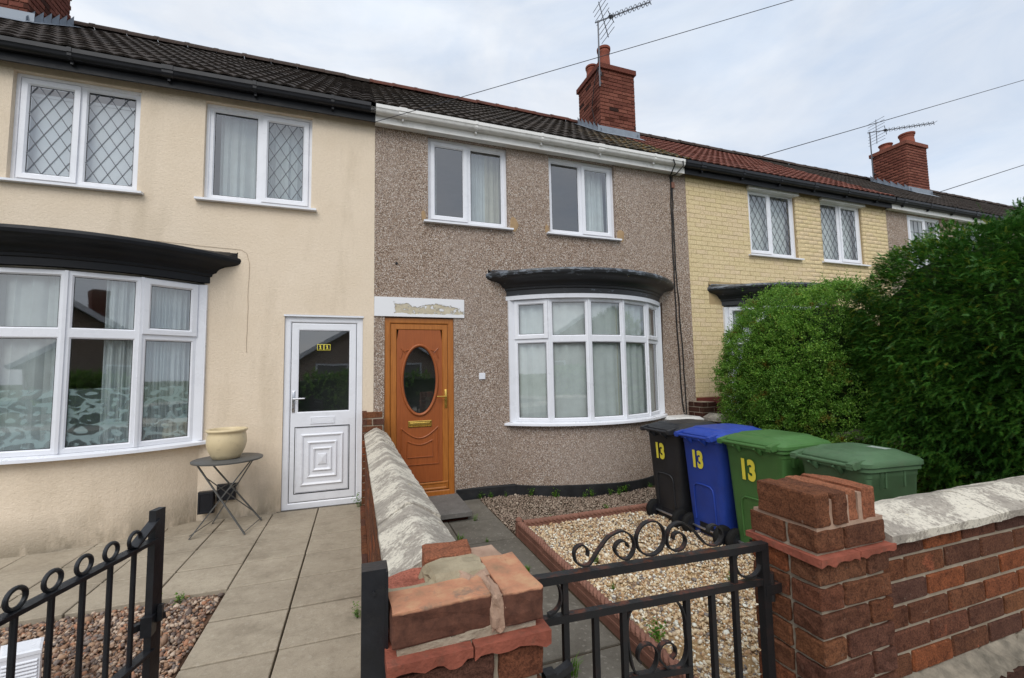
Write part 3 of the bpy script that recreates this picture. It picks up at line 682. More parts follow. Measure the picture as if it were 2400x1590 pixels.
h9 = house('terraced_house', 'cream house at the left edge, only its roof beside the left chimney shows', -9.6, -4.8, CREAM, [], None, None, FB, BPLAST, TILED, RIDGED, 0, roofskip=skips)
# upper windows
window(h11, -3.42, -2.385, WZ0, 4.56, [(.5, True, dia), (.5, False, dia)], blinds=(.04, 1.0))
window(h11, -1.80, -.715, WZ0, 4.56, [(.5, False, None), (.5, True, dia)], drapes=[('voile', .1, 1.05, .02, 9)])
window(h13, .657, 1.745, WZ0, WZ1, [(.5, True, None), (.5, False, None)], drapes=[('net', .0, .14, .02, 2), ('curtain', .80, 1.06, .025, 3), ('voile', .52, .84, .015, 4)])
window(h13, 2.375, 3.462, WZ0, WZ1, [(.5, False, None), (.5, True, None)], drapes=[('net', .66, 1.0, .03, 4)])
window(h15, 6.12, 7.25, WZ0-.03, 4.60, [(.5, True, dia), (.5, False, dia)], drapes=[('net', .03, 1.1, .02, 12)])
window(h15, 7.89, 9.03, WZ0-.03, 4.60, [(.5, False, dia), (.5, True, dia)], drapes=[('net', .03, 1.1, .02, 12)])
window(h17, 10.42, 11.5, WZ0-.05, 4.56, [(.55, True, (.17, .26, .01, True)), (.45, False, (.17, .26, .01, True))], y=.02, drapes=[('net', .03, 1.05, .02, 12)])
window(h17, 12.1, 13.2, WZ0-.05, 4.56, [(.5, True, None), (.5, False, None)], drapes=[('net', .03, 1.05, .02, 12)])
window(h19, 16.2, 17.3, WZ0-.05, 4.56, [(.5, True, None), (.5, False, None)], drapes=[('net', .03, 1.05, .02, 12)])
for a, b in ((6.12, 7.25), (7.89, 9.03)):
    m = MB(); m.box(a-.02, b+.03, -.06, .06, 4.545, 4.60); m.build('window_head_box', UPVCW, h15)
# bays
bay(h11, -2.945, False, BPAINT, (0, 4), film=True, nets='gaps')
bay(h13, 2.945, True, HOOD, (0, 4), nets='full')
bay(h15, 6.66, False, HOOD, (0, 4), lead=dia, nets='net')
# painted brick skin of the next house
skin = [c for c in h15.children if c.name.startswith('wall')][0]
holes15 = [(6.12, 7.25, 3.38, 4.62), (7.89, 9.03, 3.38, 4.62), (8.79, 9.63, -1, 2.18), (6.66-1.5, 6.66+1.5, 2.5, 2.86), (6.66-1.2, 6.66+1.2, 0, 2.6)]
brickwork(skin, FR((4.8, 0, 0)), 0, 4.955, 1.04, 4.58, YBRICK, [(a-4.8, b-4.8, c, d) for a, b, c, d in holes15], L=.2175, H=.0675, D=.03, J=.0065, proud=.003, off0=.05, jit=.0004, bev=.0015)
m = MB(); m.box(4.81, 5.44, -.03, 0.004, .93, 1.03); m.build('red_painted_band', simple('red_masonry_paint', S(112, 50, 42), .6, .4, .15, 9), h15)
brickwork(skin, FR((4.8, 0, 0)), 0.01, .65, -.1, .92, DARKBR, L=.215, H=.065, D=.04, J=.01, proud=.006)
# plinth of the pebbledashed house
m = MB()
pz = lambda x: .03+.012*math.sin(3.1*x)
arcp = [bp(2.945, -th(.012)+2*th(.012)*k/40, .012) for k in range(41)]
poly = [Vector((.99, -.014, 0))]+[p for p in arcp if p.y < -.014]+[Vector((4.79, -.014, 0))]
m.loft([[p+Vector((0, 0, -.16)) for p in poly], [p+Vector((0, 0, pz(p.x)-.012)) for p in poly], [p+Vector((0, .03, pz(p.x)+.006)) for p in poly]], closed=False); m.build('plinth', PLINTH, h13)
# patched cement round the sill ends, dark spot, wall boxes
PATCH = simple('tan_cement_patch', S(164, 138, 106), .95, .1, .15, 14, bump=.5, bscale=40)
for (x, z, w, h) in ((1.83, 3.50, .07, .13), (3.545, 3.50, .07, .11), (.60, 3.50, .035, .08), (2.325, 3.49, .035, .07)):
    m = MB(); n = 14; L0 = []; 
    for k in range(n): rr = random.uniform(.75, 1.05); L0.append((x+w*rr*math.cos(2*PI*k/n), z+h*rr*math.sin(2*PI*k/n)))
    m.loft([[(a, .001, c) for a, c in L0], [(x+(a-x)*.85, -.006, z+(c-z)*.85) for a, c in L0]], cap1=True); m.build('cement_patch', PATCH, h13)

# ------------------------------------------------------------ doors
def child_empty(name, parent, loc):
    o = bpy.data.objects.new(name, None); COL.objects.link(o); o.parent = parent; o.location = Vector(loc)-wloc(parent); o.empty_display_size = .1; return o
def text_mesh(name, body, size, mat, parent, loc, rot, extr=.001, off=0., sx=1.):
    cu = bpy.data.curves.new(name, 'FONT'); cu.body = body; cu.size = size; cu.extrude = extr; cu.offset = off; cu.align_x = 'CENTER'; cu.align_y = 'CENTER'; cu.resolution_u = 4
    t = bpy.data.objects.new('tmp', cu); COL.objects.link(t); bpy.context.view_layer.update(); dg = bpy.context.evaluated_depsgraph_get()
    me = bpy.data.meshes.new_from_object(t.evaluated_get(dg)); bpy.data.objects.remove(t); me.materials.clear()
    return link(name, me, mat, parent, loc, rot, (sx, 1, 1))
def lever(parent, fr, a, z, mat, sgn, plate=(.03, .22)):
    m = MB(); w, h = plate; m.rect(fr, a-w/2, a+w/2, z-h*.62, z+h*.38, [(0, 0), (0, .008), (.004, .011)], cap=True)
    m.tube([fr(a, .01, z), fr(a, .05, z)], .010, 10); m.tube([fr(a, .05, z), fr(a+sgn*.03, .054, z+.002), fr(a+sgn*.12, .052, z+.004)], [.0105, .0095, .008], 10)
    m.tube([fr(a, .008, z-h*.4), fr(a, .016, z-h*.4)], .008, 10); return m.build('handle', mat, parent, smooth=True)
def door_white():
    x0, x1 = -.965, -.126; y = .035; D = child_empty('front_door', h11, ((x0+x1)/2, y, 0)); D['label'] = 'white door with glazed top and number 11 plaque'; fr = FR((x0, y, 0)); W_ = x1-x0
    f = MB(); f.rect(fr, 0, W_, .0, 2.16, [(0, -.07), (0, .012), (.055, .012), (.066, .004), (.066, -.05)]); f.build('frame', UPVC, D)
    hd = MB(); hd.obox(fr, -.01, W_+.01, -.02, .045, 2.162, 2.182); hd.build('head_drip', UPVC, D)
    l0, l1, b0, b1 = .072, W_-.072, .072, 2.088
    lf = MB(); lf.rect(fr, l0, l1, b0, b1, [(0, -.05), (0, 0), (.004, .004), (.012, .006)])
    G = (l0+.065, l1-.065, 1.06, b1-.07); B = (l0+.05, l1-.07, b0+.09, .90)
    # leaf face pieces around glass and panel
    lf.obox(fr, l0+.012, G[0], -.03, .006, b0+.012, b1-.012); lf.obox(fr, G[1], l1-.012, -.03, .006, b0+.012, b1-.012); lf.obox(fr, G[0], G[1], -.03, .006, G[3], b1-.012); lf.obox(fr, G[0], G[1], -.03, .006, B[3], G[2]); lf.obox(fr, G[0], G[1], -.03, .006, b0+.012, B[2])
    lf.rect(fr, G[0], G[1], G[2], G[3], [(0, .006), (.012, .002), (.012, -.012)]); lf.build('leaf', UPVC, D)
    g = MB(); g.add([fr(G[0]+.01, -.006, G[2]+.01), fr(G[1]-.01, -.006, G[2]+.01), fr(G[1]-.01, -.006, G[3]-.01), fr(G[0]+.01, -.006, G[3]-.01)], [(0, 1, 2, 3)]); g.build('pane', DGLASS, D)
    gk = MB(); gk.rect(fr, G[0]+.009, G[1]-.009, G[2]+.009, G[3]-.009, [(0, .001), (.007, .001), (.007, -.01)]); gk.build('gasket', BPLAST, D)
    p = MB(); ca, cz = (B[0]+B[1])/2, (B[2]+B[3])/2; p.rect(fr, B[0], B[1], B[2], B[3], [(0, .004), (.006, -.004), (.012, -.004), (.016, .003)], cap=True)
    hw, hh = (B[1]-B[0])/2, (B[3]-B[2])/2
    for k in (.78, .55, .36): p.rect(fr, ca-hw*k, ca+hw*k, cz-hh*k, cz+hh*k, [(0, .003), (.006, .016), (.013, .019), (.026, .012), (.032, .003)])
    p.rect(fr, ca-hw*.17, ca+hw*.17, cz-hh*.17, cz+hh*.17, [(0, .003), (.006, .012), (.05, .02)], cap=True); p.build('panel', UPVC, D)
    pk = MB(); pk.rect(fr, B[0], B[1], B[2], B[3], [(-.004, .0064), (.004, .0064), (.006, -.003)]); pk.build('panel_shadow_strip', BPLAST, D)  # black strip on the face, drawn as the shadow line round the panel
    sg = MB(); sg.rect(fr, l0, l1, b0, b1, [(-.006, -.001), (.0005, -.001)]); sg.build('weather_seal', BPLAST, D)
    lb = MB(); lb.rect(fr, ca-.13, ca+.13, .93, 1.01, [(0, .006), (.003, .014), (.012, .014), (.014, .01), (.018, .013)], cap=True); lb.build('letterbox', UPVC, D)
    lever(D, FR((x0, y-.006, 0)), l0+.03, 1.22, CHROME, 1, (.03, .24))
    th_ = MB(); th_.obox(fr, -.04, W_+.04, -.05, .06, -.035, -.002); th_.build('threshold', simple('weathered_timber_threshold', S(92, 86, 78), .9, .2, .3, 20), D)
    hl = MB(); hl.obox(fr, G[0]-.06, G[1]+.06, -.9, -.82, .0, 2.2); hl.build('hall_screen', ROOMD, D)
    for i in range(2):
        pa = ca-.0365+i*.073; q = MB(); q.rect(fr, pa-.035, pa+.035, 1.775, 1.845, [(0, -.005), (0, .0), (.005, .001)], cap=True); Q = q.build('number_plaque', YELLOW, D)
        q = MB(); q.rect(fr, pa-.030, pa+.030, 1.780, 1.840, [(0, .0012), (.002, .002)], cap=True); q.build('plaque_face', BPLAST, D)
        # serif numeral one
        q = MB(); q.obox(fr, pa-.005, pa+.006, .002, .004, 1.79, 1.832); q.obox(fr, pa-.014, pa+.015, .002, .004, 1.787, 1.793); q.add([fr(pa-.005, .004, 1.832), fr(pa-.014, .004, 1.824), fr(pa-.014, .004, 1.818), fr(pa-.005, .004, 1.823)], [(0, 1, 2, 3)]); q.build('numeral', YELLOW, D)
door_white()
def door_oak():
    x0, x1 = .127, .976; y = .03; D = child_empty('front_door', h13, ((x0+x1)/2, y, -.03)); D['label'] = 'golden oak door with an oval glass and brass letterbox'; fr = FR((x0, y, 0)); W_ = x1-x0
    f = MB(); f.rect(fr, 0, W_, -.03, 2.175, [(0, -.07), (0, .012), (.058, .012), (.07, .003), (.07, -.05)]); f.build('frame', OAK, D)
    s = MB(); s.loft([[fr(a, -.03, -.03), fr(a, .06, -.036), fr(a, .06, -.062), fr(a, -.03, -.07)] for a in (-.015, W_+.01)], True, True); s.build('sill', OAK, D)
    l0, l1, b0, b1 = .074, W_-.074, .045, 2.10
    lf = MB(); lf.rect(fr, l0, l1, b0, b1, [(0, -.05), (0, .002), (.004, .006), (.062, .006), (.07, -.004), (.07, -.02)]); lf.build('leaf', OAK, D)
    sg = MB(); sg.rect(fr, l0, l1, b0, b1, [(-.006, -.002), (.001, -.002)]); sg.build('weather_seal', BPLAST, D)
    # bottom rail step
    br = MB(); br.rect(fr, l0+.002, l1-.002, b0+.002, b0+.10, [(0, .006), (.008, .014), (.02, .014), (.03, .007)], cap=True); br.build('bottom_rail', OAK, D)
    c0, c1, d0, d1 = l0+.07, l1-.07, b0+.105, b1-.07; ca = (c0+c1)/2; cz, ra, rz = 1.405, .205, .42
    # panel board with oval cut-out
    n = 48; p = MB(); out = []
    for k in range(n):
        t = 2*PI*k/n; dx, dz = math.cos(t), math.sin(t); s_ = min(((c1-ca)/abs(dx) if abs(dx) > 1e-6 else 9), ((d1-cz if dz > 0 else cz-d0)/abs(dz) if abs(dz) > 1e-6 else 9)); out.append((ca+dx*s_, cz+dz*s_))
    ring = [(ca+ra*math.cos(2*PI*k/n), cz+rz*math.sin(2*PI*k/n)) for k in range(n)]
    p.loft([[fr(a, 0, z) for a, z in out], [fr(a, 0, z) for a, z in ring], [fr(a, -.03, z) for a, z in ring]])
    for ax, az in ((c0, d0), (c1, d0), (c1, d1), (c0, d1)):
        ii = sorted(range(n), key=lambda i: (out[i][0]-ax)**2+(out[i][1]-az)**2)[:2]; p.add([fr(ax, 0, az), fr(out[ii[0]][0], 0, out[ii[0]][1]), fr(out[ii[1]][0], 0, out[ii[1]][1])], [(0, 1, 2)])
    p.build('panel', OAKR, D)
    o = MB(); o.oval(fr, ca, cz, ra+.03, rz+.03, [(0, 0), (.004, .014), (.014, .02), (.026, .018), (.036, .006), (.04, -.012)], 48); o.build('oval_moulding', OAKR, D, smooth=True, sharp=60)
    g = MB(); g.add([fr(ca+(ra)*math.cos(2*PI*k/n), -.01, cz+(rz)*math.sin(2*PI*k/n)) for k in range(n)], [tuple(range(n))]); g.build('pane', DGLASS, D)
    gk = MB(); gk.oval(fr, ca, cz, ra-.008, rz-.008, [(0, -.004), (.007, -.004)], 48); gk.build('gasket', BPLAST, D)
    mo = MB()
    def bead(pts, r=.008): mo.tube([fr(a, .003, z) for a, z in pts], r, 6)
    for sg_ in (-1, 1):
        A = ca+sg_*.215; bead([(A, 1.78), (A-sg_*.03, 1.765), (A-sg_*.11, 1.785)], .007); bead([(A, 1.78), (A-sg_*.0, 1.74), (A+sg_*.02, 1.68)], .007); bead([(A+sg_*.015, 1.80), (A-sg_*.04, 1.745)], .008)
    arc = lambda w, zc, dep: [(ca-w+2*w*k/16, zc-dep*math.sin(PI*k/16)) for k in range(17)]
    w = .225; bead(arc(w, .82, .13)+[(ca+w, .82), (ca+w, .37), (ca-w, .37), (ca-w, .82)], .009)
    w = .155; bead(arc(w, .66, .05)+[(ca+w, .66), (ca+w, .46), (ca-w, .46), (ca-w, .66)], .008)
    mo.build('panel_moulding', OAKR, D, smooth=True)
    lb = MB(); lb.rect(fr, ca-.145, ca+.145, .825, .905, [(0, .0), (.002, .008), (.01, .010), (.013, .006), (.022, .006), (.028, .010)], cap=True); lb.build('letterbox', BRASS, D)
    lever(D, FR((x0, y-.006, 0)), l1-.028, 1.19, BRASS, -1, (.03, .23))
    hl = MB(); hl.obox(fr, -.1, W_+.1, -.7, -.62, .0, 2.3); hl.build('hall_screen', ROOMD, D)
door_oak()
m = MB(); m.box(.003, 1.115, -.016, .05, 2.19, 2.428); lint = m.build('lintel', m_lintel(), h13, loc=(.56, 0, 2.31)); lint['label'] = 'white painted lintel with flaking paint'
# hidden door of the third house
m = MB(); m.box(8.79, 9.63, .03, .08, -.02, 2.18); m.build('front_door', UPVC, h15)
m = MB(); m.rect(FR((0, -.001, 0)), 1.305, 1.388, 1.395, 1.478, [(0, 0), (0, .012), (.004, .015)], cap=True); tag(m.build('wall_plate', UPVC, None, loc=(1.347, 0, 1.395)), 'small square white plate on the pebbledash beside the oak door', 'wall plate')
m = MB(); m.tube([(.265, .0, 2.855), (.265, -.012, 2.855)], .016, 8); m.build('wall_plug', BPLAST, h13)

# ------------------------------------------------------------ chimneys
def chimney(x0, x1, label, aerial=None, limit=300, top=7.72, pots=(), mat=CHIM, lead_side=-1):
    zb = 5.9; T = thing('chimney', ((x0+x1)/2, (CY0+CY1)/2, ZE+(CY0-YE)*math.tan(SL)), label, 'chimney', 'chimneys along the roof ridge')
    c = MB(); c.box(x0+.012, x1-.012, CY0+.012, CY1-.012, zb, top-.02); core = c.build('stack', CMORT, T)
    nc = int((top-.09-zb)/.078)
    for fr, L in ((FR((x0, CY0, 0), (1, 0, 0), (0, -1, 0)), x1-x0), (FR((x0, CY1, 0), (0, -1, 0), (-1, 0, 0)), CY1-CY0), (FR((x1, CY0, 0), (0, 1, 0), (1, 0, 0)), CY1-CY0)):
        brickwork(core, fr, 0, L, zb+.08, top-.10, mat, L=.205, H=.068, D=.05, J=.010, limit=limit, mats=(SOOTY, .10) if fr.n.y == -1 or lead_side*fr.n.x > 0 else (SOOTY, .2), off0=0)
    cp = MB(); cp.loft([[(x, y, z) for x, y in ((x0-d, CY0-d), (x1+d, CY0-d), (x1+d, CY1+d), (x0-d, CY1+d))] for d, z in ((0, top-.11), (.035, top-.10), (.035, top), (.01, top+.012), (-.12, top+.06))], cap1=True); cp.build('cap_course', mat, T)
    for (px, py, r, h) in pots:
        q = MB(); q.lathe((px, py, top+.02), [(r*1.05, 0), (r*.98, h*.5), (r*.92, h*.72), (r*1.0, h*.76), (r*1.02, h*.84), (r*.95, h*.88), (r*1.12, h*.9), (r*1.14, h), (r*.9, h), (r*.85, h*.6)], 24); q.build('chimney_pot', POTRED, T, smooth=True)
    # lead flashing: apron in front and stepped pieces on the sides
    roofz = lambda y: ZE+(y-YE)*math.tan(SL)+.045
    f = MB(); f.loft([[(x, CY0-.2, roofz(CY0-.2)+.01), (x, CY0-.012, roofz(CY0)+.01), (x, CY0-.012, roofz(CY0)+.13)] for x in np.linspace(x0-.08, x1+.08, 6)], closed=False)
    f.build('lead_apron', LEAD, T)
    for sx_, xs in ((-1, x0), (1, x1)):
        f = MB(); n = 6; dy = (CY1-CY0+.1)/n
        for k in range(n):
            ya = CY0-.05+k*dy; yb = ya+dy; f.add([(xs+sx_*.014, ya, roofz(ya)-.02), (xs+sx_*.014, yb, roofz(yb)-.02), (xs+sx_*.014, yb, roofz(yb)+.17), (xs+sx_*.018, ya, roofz(ya)+.08)], [(0, 1, 2, 3)])
        f.add([(xs+sx_*.014, CY0-.1, roofz(CY0-.1)+.01), (xs+sx_*.014, CY1, roofz(CY1)+.01), (xs+sx_*.14, CY1, roofz(CY1)+.012), (xs+sx_*.14, CY0-.1, roofz(CY0-.1)+.012)], [(0, 1, 2, 3)])
        f.build('stepped_flashing', LEAD, T)
    return T
chimney(*CHX[0], 'red brick chimney with lead flashing at the top left corner', limit=200)
chimney(*CHX[1], 'red brick chimney between the pebbledashed and the red roofed house', limit=200, pots=((4.66, 2.02, .125, .50), (4.60, 2.42, .12, .36)))
chimney(*CHX[2], 'distant red brick chimney with two capped pots and an aerial', limit=0, pots=((14.45, 2.45, .15, .22), (14.8, 2.1, .17, .42)))
def yagi(name, label, mast, mtop, boom_end, n, scale=1.):
    T = thing('tv_aerial', mast, label, 'aerial', 'television aerials'); m = MB(); m.tube([mast, mtop], .016*scale, 8); m.build('mast', ALU, T, smooth=True)
    p = Vector(mtop)-Vector((0, 0, .02)); q = Vector(boom_end); d = (q-p).normalized(); s = d.cross(Vector((0, 0, 1))).normalized(); up = s.cross(d).normalized(); L = (q-p).length
    p0 = p-d*.08; b = MB(); b.bar(p0, q, .02*scale, .02*scale); b.build('boom', ALU, T)
    e = MB()
    for k in range(n):
        c = p+d*(L*(.30+.70*k/(n-1))); w = .075*scale
        e.tube([c-s*w*1.3-up*w*.2, c+s*w*1.3+up*w*.2], .006*scale, 5); e.tube([c-up*w*.8, c+up*w*.8], .009*scale, 5)
    e.build('director_rods', ALU, T)
    r = MB(); c = p+d*L*.10
    for sg in (-1, 1):
        t = c+up*sg*.36*scale+d*.10*sg*scale
        r.tube([c, t], .010*scale, 5)
        for k in range(4):
            a = c+(t-c)*(k+.6)/4; r.tube([a-s*.24*scale, a+s*.24*scale], .006*scale, 5)
    r.build('reflector', ALU, T); bx = MB(); c2 = p+d*L*.24; bx.bar(c2-d*.04, c2+d*.04, .05, .06); bx.tube([c2-up*.13, c2+up*.13], .008, 5); bx.build('dipole_box', BPLAST, T)
    return T
yagi('a', 'slanting television aerial on the middle chimney', (4.385, 1.77, 7.2), (4.40, 1.78, 8.62), (5.71, 1.78, 9.40), 9)
A2 = yagi('b', 'television aerial with a bracket mast on the distant chimney', (14.05, 2.6, 6.9), (14.05, 2.6, 8.38), (16.6, 2.3, 8.95), 10)
m = MB(); m.bar((14.05, 2.6, 7.1), (14.2, 2.6, 7.1), .03, .03); m.bar((14.05, 2.6, 7.6), (14.2, 2.6, 7.6), .03, .03); m.build('bracket', ALU, A2)
A1 = [o for o in bpy.data.objects if o.get('label', '').startswith('slanting')][0]
m = MB(); m.bar((4.385, 1.77, 7.5), (4.46, 1.83, 7.5), .04, .09); m.bar((4.385, 1.77, 7.3), (4.46, 1.83, 7.3), .03, .03); m.build('bracket', ALU, A1)
m = MB(); m.tube([(4.40, 1.78, 8.3), (4.37, 1.80, 7.6), (4.34, 1.92, 7.3), (4.35, 2.05, 6.9), (4.36, 1.95, 6.5)], .008, 5); m.build('coaxial_cable', CABLE, A1)
# ------------------------------------------------------------ ground, paths, beds
def struct(name, mb, mat, kind='structure', **k): return tag(mb.build(name, mat, None, **k), kind=kind)
m = MB(); m.add([(-300, -300, -.22), (300, -300, -.22), (300, 300, -.22), (-300, 300, -.22)], [(0, 1, 2, 3)]); struct('ground', m, GRASSG)
m = MB(); m.add([(-60, -13, -.15), (60, -13, -.15), (60, -7, -.15), (-60, -7, -.15)], [(0, 1, 2, 3)]); struct('road', m, TARMAC)
m = MB(); m.box(-60, 60, -6.99, -4.62, -.2, -.03); struct('pavement', m, PAVE)
m = MB(); m.box(-60, 60, -15.2, -13.01, -.2, -.04); struct('far_pavement', m, PAVE)
# patio of the cream house
m = MB(); m.box(-4.8, -.12, -4.5, 0.02, -.2, -.036); patio = struct('patio', m, SOIL)
SLM = {}
def slab(parent, x0, x1, y0, y1, z, mat, th=.045, tilt=.004):
    key = (mat.name, round(x1-x0, 2), round(y1-y0, 2))
    if key not in SLM: SLM[key] = brick_me(mat, x1-x0-.010, th, y1-y0-.019, 0, .004, .001)
    # brick_me(l, h, d): l along x, d along y
    link('paving_slab', SLM[key], None, parent, Vector(((x0+x1)/2, (y0+y1)/2, z-th/2+random.uniform(-.002, .002)))-wloc(parent), (random.uniform(-tilt, tilt), random.uniform(-tilt, tilt), random.uniform(-.004, .004)))
g = .45
xs = [-.132-g*k for k in range(10)]; ys = [-.02-g*k for k in range(11)]
def bay11_y(x):
    d = abs(x+2.945); return BC-math.sqrt(max(0, BR**2-d*d)) if d < 1.195 else 0
for i in range(9):
    for j in range(10):
        x1, x0 = xs[i], xs[i]-g; y1, y0 = ys[j]-.0, ys[j]-g
        if i >= 2 and j >= 4: continue
        slab(patio, x0, x1, y0, y1, 0, SLABA)
# gravel
ICO = None
def ico():
    bm = bmesh.new(); bmesh.ops.create_icosphere(bm, subdivisions=1, radius=1); V = np.array([v.co[:] for v in bm.verts]); F = np.array([[v.index for v in f.verts] for f in bm.faces]); bm.free(); return V, F
IV, IF = ico()
def gravel(name, label, n, sampler, size, zfun, mat, flat=.6, cat='gravel'):
    P = sampler(n); n = len(P)
    S_ = size*np.exp(RNG.normal(0, .32, n))
    sc = np.stack([np.ones(n), RNG.uniform(.6, 1, n), RNG.uniform(.35, .8, n)*flat/.6], 1)*S_[:, None]
    q = RNG.normal(size=(n, 4)); q[:, 1:3] *= .35; q /= np.linalg.norm(q, axis=1)[:, None]; w, x, y, z = q.T
    R = np.stack([np.stack([1-2*(y*y+z*z), 2*(x*y-z*w), 2*(x*z+y*w)], 1), np.stack([2*(x*y+z*w), 1-2*(x*x+z*z), 2*(y*z-x*w)], 1), np.stack([2*(x*z-y*w), 2*(y*z+x*w), 1-2*(x*x+y*y)], 1)], 1)
    J = IV[None]*(1+RNG.uniform(-.22, .22, (n, len(IV), 1)))
    V = np.einsum('nij,nkj->nki', R, J*sc[:, None, :])
    zz = zfun(P)+RNG.uniform(-.3, .9, n)*S_
    V += np.concatenate([P, zz[:, None]], 1)[:, None, :]
    F = IF[None]+(np.arange(n)*len(IV))[:, None, None]
    o = np_mesh(name, V.reshape(-1, 3), F.reshape(-1, 3), mat); return tag(o, label, cat, kind='stuff')
def rect_s(x0, x1, y0, y1):
    return lambda n: np.stack([RNG.uniform(x0, x1, n), RNG.uniform(y0, y1, n)], 1)
bumpz = lambda base, a: (lambda P: base+a*(np.sin(P[:, 0]*5.1+1)*np.sin(P[:, 1]*4.3)+.6*np.sin(P[:, 0]*11+P[:, 1]*9)))
m = MB(); m.box(-4.18, -1.045, -4.5, -1.84, -.06, -.03); struct('pebble_bed', m, BRBASE)
def s11(n):
    P = np.stack([RNG.uniform(-2.75, -1.05, n), RNG.uniform(-4.2, -1.845, n)], 1); return P
gravel('brown_gravel', 'brown rounded gravel bed behind the open black gate', 21000, s11, .0105, bumpz(-.022, .004), GRAV11)
# second garden: sunk ground, path slabs, edging, gravel
ZP = -.10
m = MB(); m.box(.12, 4.8, -4.5, .02, -.24, ZP-.02); garden = struct('garden_ground', m, SOIL)
m = MB(); m.box(.115, 1.29, -4.5, 0.0, -.2, ZP-.012); path = struct('garden_path', m, SOIL)
for (x0, x1, ya) in ((.13, .74, [-.05, -.75, -1.62, -2.5, -3.3, -4.1, -4.5]), (.74, 1.275, [-.05, -.82, -1.45, -2.35, -3.2, -4.0, -4.5])):
    for a, b in zip(ya[1:], ya[:-1]): slab(path, x0, x1, a, b, ZP, SLABB, tilt=.008)
m = MB(); m.box(1.34, 4.6, -4.4, -1.42, -.2, -.05); struct('shingle_bed', m, SHBASE)
def s13(n): return np.stack([1.345+(RNG.uniform(0, 1, n)**1.25)*2.2, RNG.uniform(-4.25, -1.42, n)], 1)
gravel('golden_gravel', 'golden flint gravel bed enclosed by rope edging', 37000, s13, .0092, lambda P: bumpz(-.052, .006)(P)+.014*np.clip((P[:, 1]+3.6)/2, 0, 1), GRAV13, .5)
def sf(n):
    P = np.stack([RNG.uniform(1.28, 3.6, n), RNG.uniform(-1.36, -.02, n)], 1); d = np.abs(P[:, 0]-2.945); yb = np.where(d < 1.2, BC-np.sqrt(np.maximum(0, BR**2-d*d)), 0); return P[P[:, 1] < yb-.02]
gravel('fine_shingle', 'fine brown shingle strip under the bow window', 17000, sf, .0065, bumpz(ZP-.008, .006), GRAVF)
# doorstep
T = thing('doorstep', (.55, -.42, ZP), 'grey concrete slab step below the oak door', 'step')
link('slab', brick_me(STEP, .86, .055, .76, 0, .005, .001), None, T, Vector((.565, -.425, -.03))-wloc(T))
b = MB(); b.box(.17, .96, -.74, -.06, ZP-.03, -.062); b.build('base', DARKBR, T)
# rope-top terracotta edging
def rope_me(L):
    key = 'rope%.2f' % L
    if key in BCACHE: return BCACHE[key]
    mb = MB(); n, mseg = 12, int(L/.008); loops = []
    for i in range(mseg+1):
        x = -L/2+L*i/mseg; lp = []
        for k in range(n):
            a = 2*PI*k/n; r = .026+.0045*math.cos(3*(a-2*PI*x/.14)); lp.append((x, r*math.cos(a), .052+r*math.sin(a)))
        loops.append(lp)
    mb.loft(loops, True, True); mb.box(-L/2, L/2, -.02, .02, -.09, .045); mb.box(-L/2+.01, L/2-.01, -.026, .026, -.02, .0)
    me = bpy.data.meshes.new('edging'); me.from_pydata([tuple(p) for p in mb.v], [], mb.f); me.materials.append(TERRA); BCACHE[key] = me; return me
E0 = thing('rope_edging', (1.315, -2.9, ZP), 'long terracotta rope-top edging running beside the path', 'edging')
y = -1.40
for k in range(5): link('edging_tile', rope_me(.60), None, E0, Vector((1.315+random.uniform(-.004, .004), y-.30, -.045+random.uniform(-.006, .006)))-wloc(E0), (random.uniform(-.03, .03), random.uniform(-.012, .012), PI/2+random.uniform(-.01, .01))); y -= .605
E1 = thing('rope_edging', (2.3, -1.38, ZP), 'terracotta rope-top edging between golden gravel and fine shingle', 'edging')
x = 1.36
for k in range(4): link('edging_tile', rope_me(.60), None, E1, Vector((x+.30, -1.385+random.uniform(-.004, .004), -.05))-wloc(E1), (0, random.uniform(-.012, .012), random.uniform(-.01, .01))); x += .605
fin = MB(); fin.box(1.285, 1.34, -1.415, -1.36, -.14, .01); fin.lathe((1.3125, -1.3875, .0), [(.02, 0), (.018, .012), (.03, .025), (.034, .04), (.027, .056), (.008, .066)], 14); fin.build('corner_post', TERRA, E1, smooth=True, sharp=35)

# ------------------------------------------------------------ party wall, piers, front wall
def coping_piece(mb, p0, p1, half, drop, lip, jit=.003, seg=8):
    """saddleback coping stone between two ridge points, roughened"""
    p0, p1 = Vector(p0), Vector(p1); d = (p1-p0).normalized(); s = d.cross(Vector((0, 0, 1))).normalized(); loops = []
    prof = [(-half, -drop-lip), (-half-.004, -drop), (-half*.5, -drop*.45), (-.012, -.004), (.012, -.004), (half*.5, -drop*.45), (half+.004, -drop), (half, -drop-lip)]
    for i in range(seg+1):
        c = p0+(p1-p0)*i/seg; loops.append([c+s*(a+random.uniform(-jit, jit)*.6)+Vector((0, 0, z+random.uniform(-jit, jit))) for a, z in prof])
    mb.loft(loops, True, True)
PW = thing('party_wall', (0.015, -2.2, ZP), 'low brick garden wall with lichened coping between the two doors', 'garden wall')
c = MB(); c.add([(x, y, z) for y, zt in ((-4.2, .835), (-.02, .765)) for x, z in ((-.085, -.18), (.115, -.18), (.115, zt), (-.085, zt))], [(0, 1, 2, 3), (7, 6, 5, 4), (0, 4, 5, 1), (1, 5, 6, 2), (2, 6, 7, 3), (3, 7, 4, 0)]); c.build('wall_core', MORTAR, PW)
brickwork(PW, FR((-.095, 0, 0), (0, -1, 0), (-1, 0, 0)), .28, 4.2, -.12, .815, BRICK, J=.011, D=.06, limit=200)
brickwork(PW, FR((.125, -4.2, 0), (0, 1, 0), (1, 0, 0)), 0, 3.9, -.12, .74, BRICK, J=.011, D=.06, limit=200)
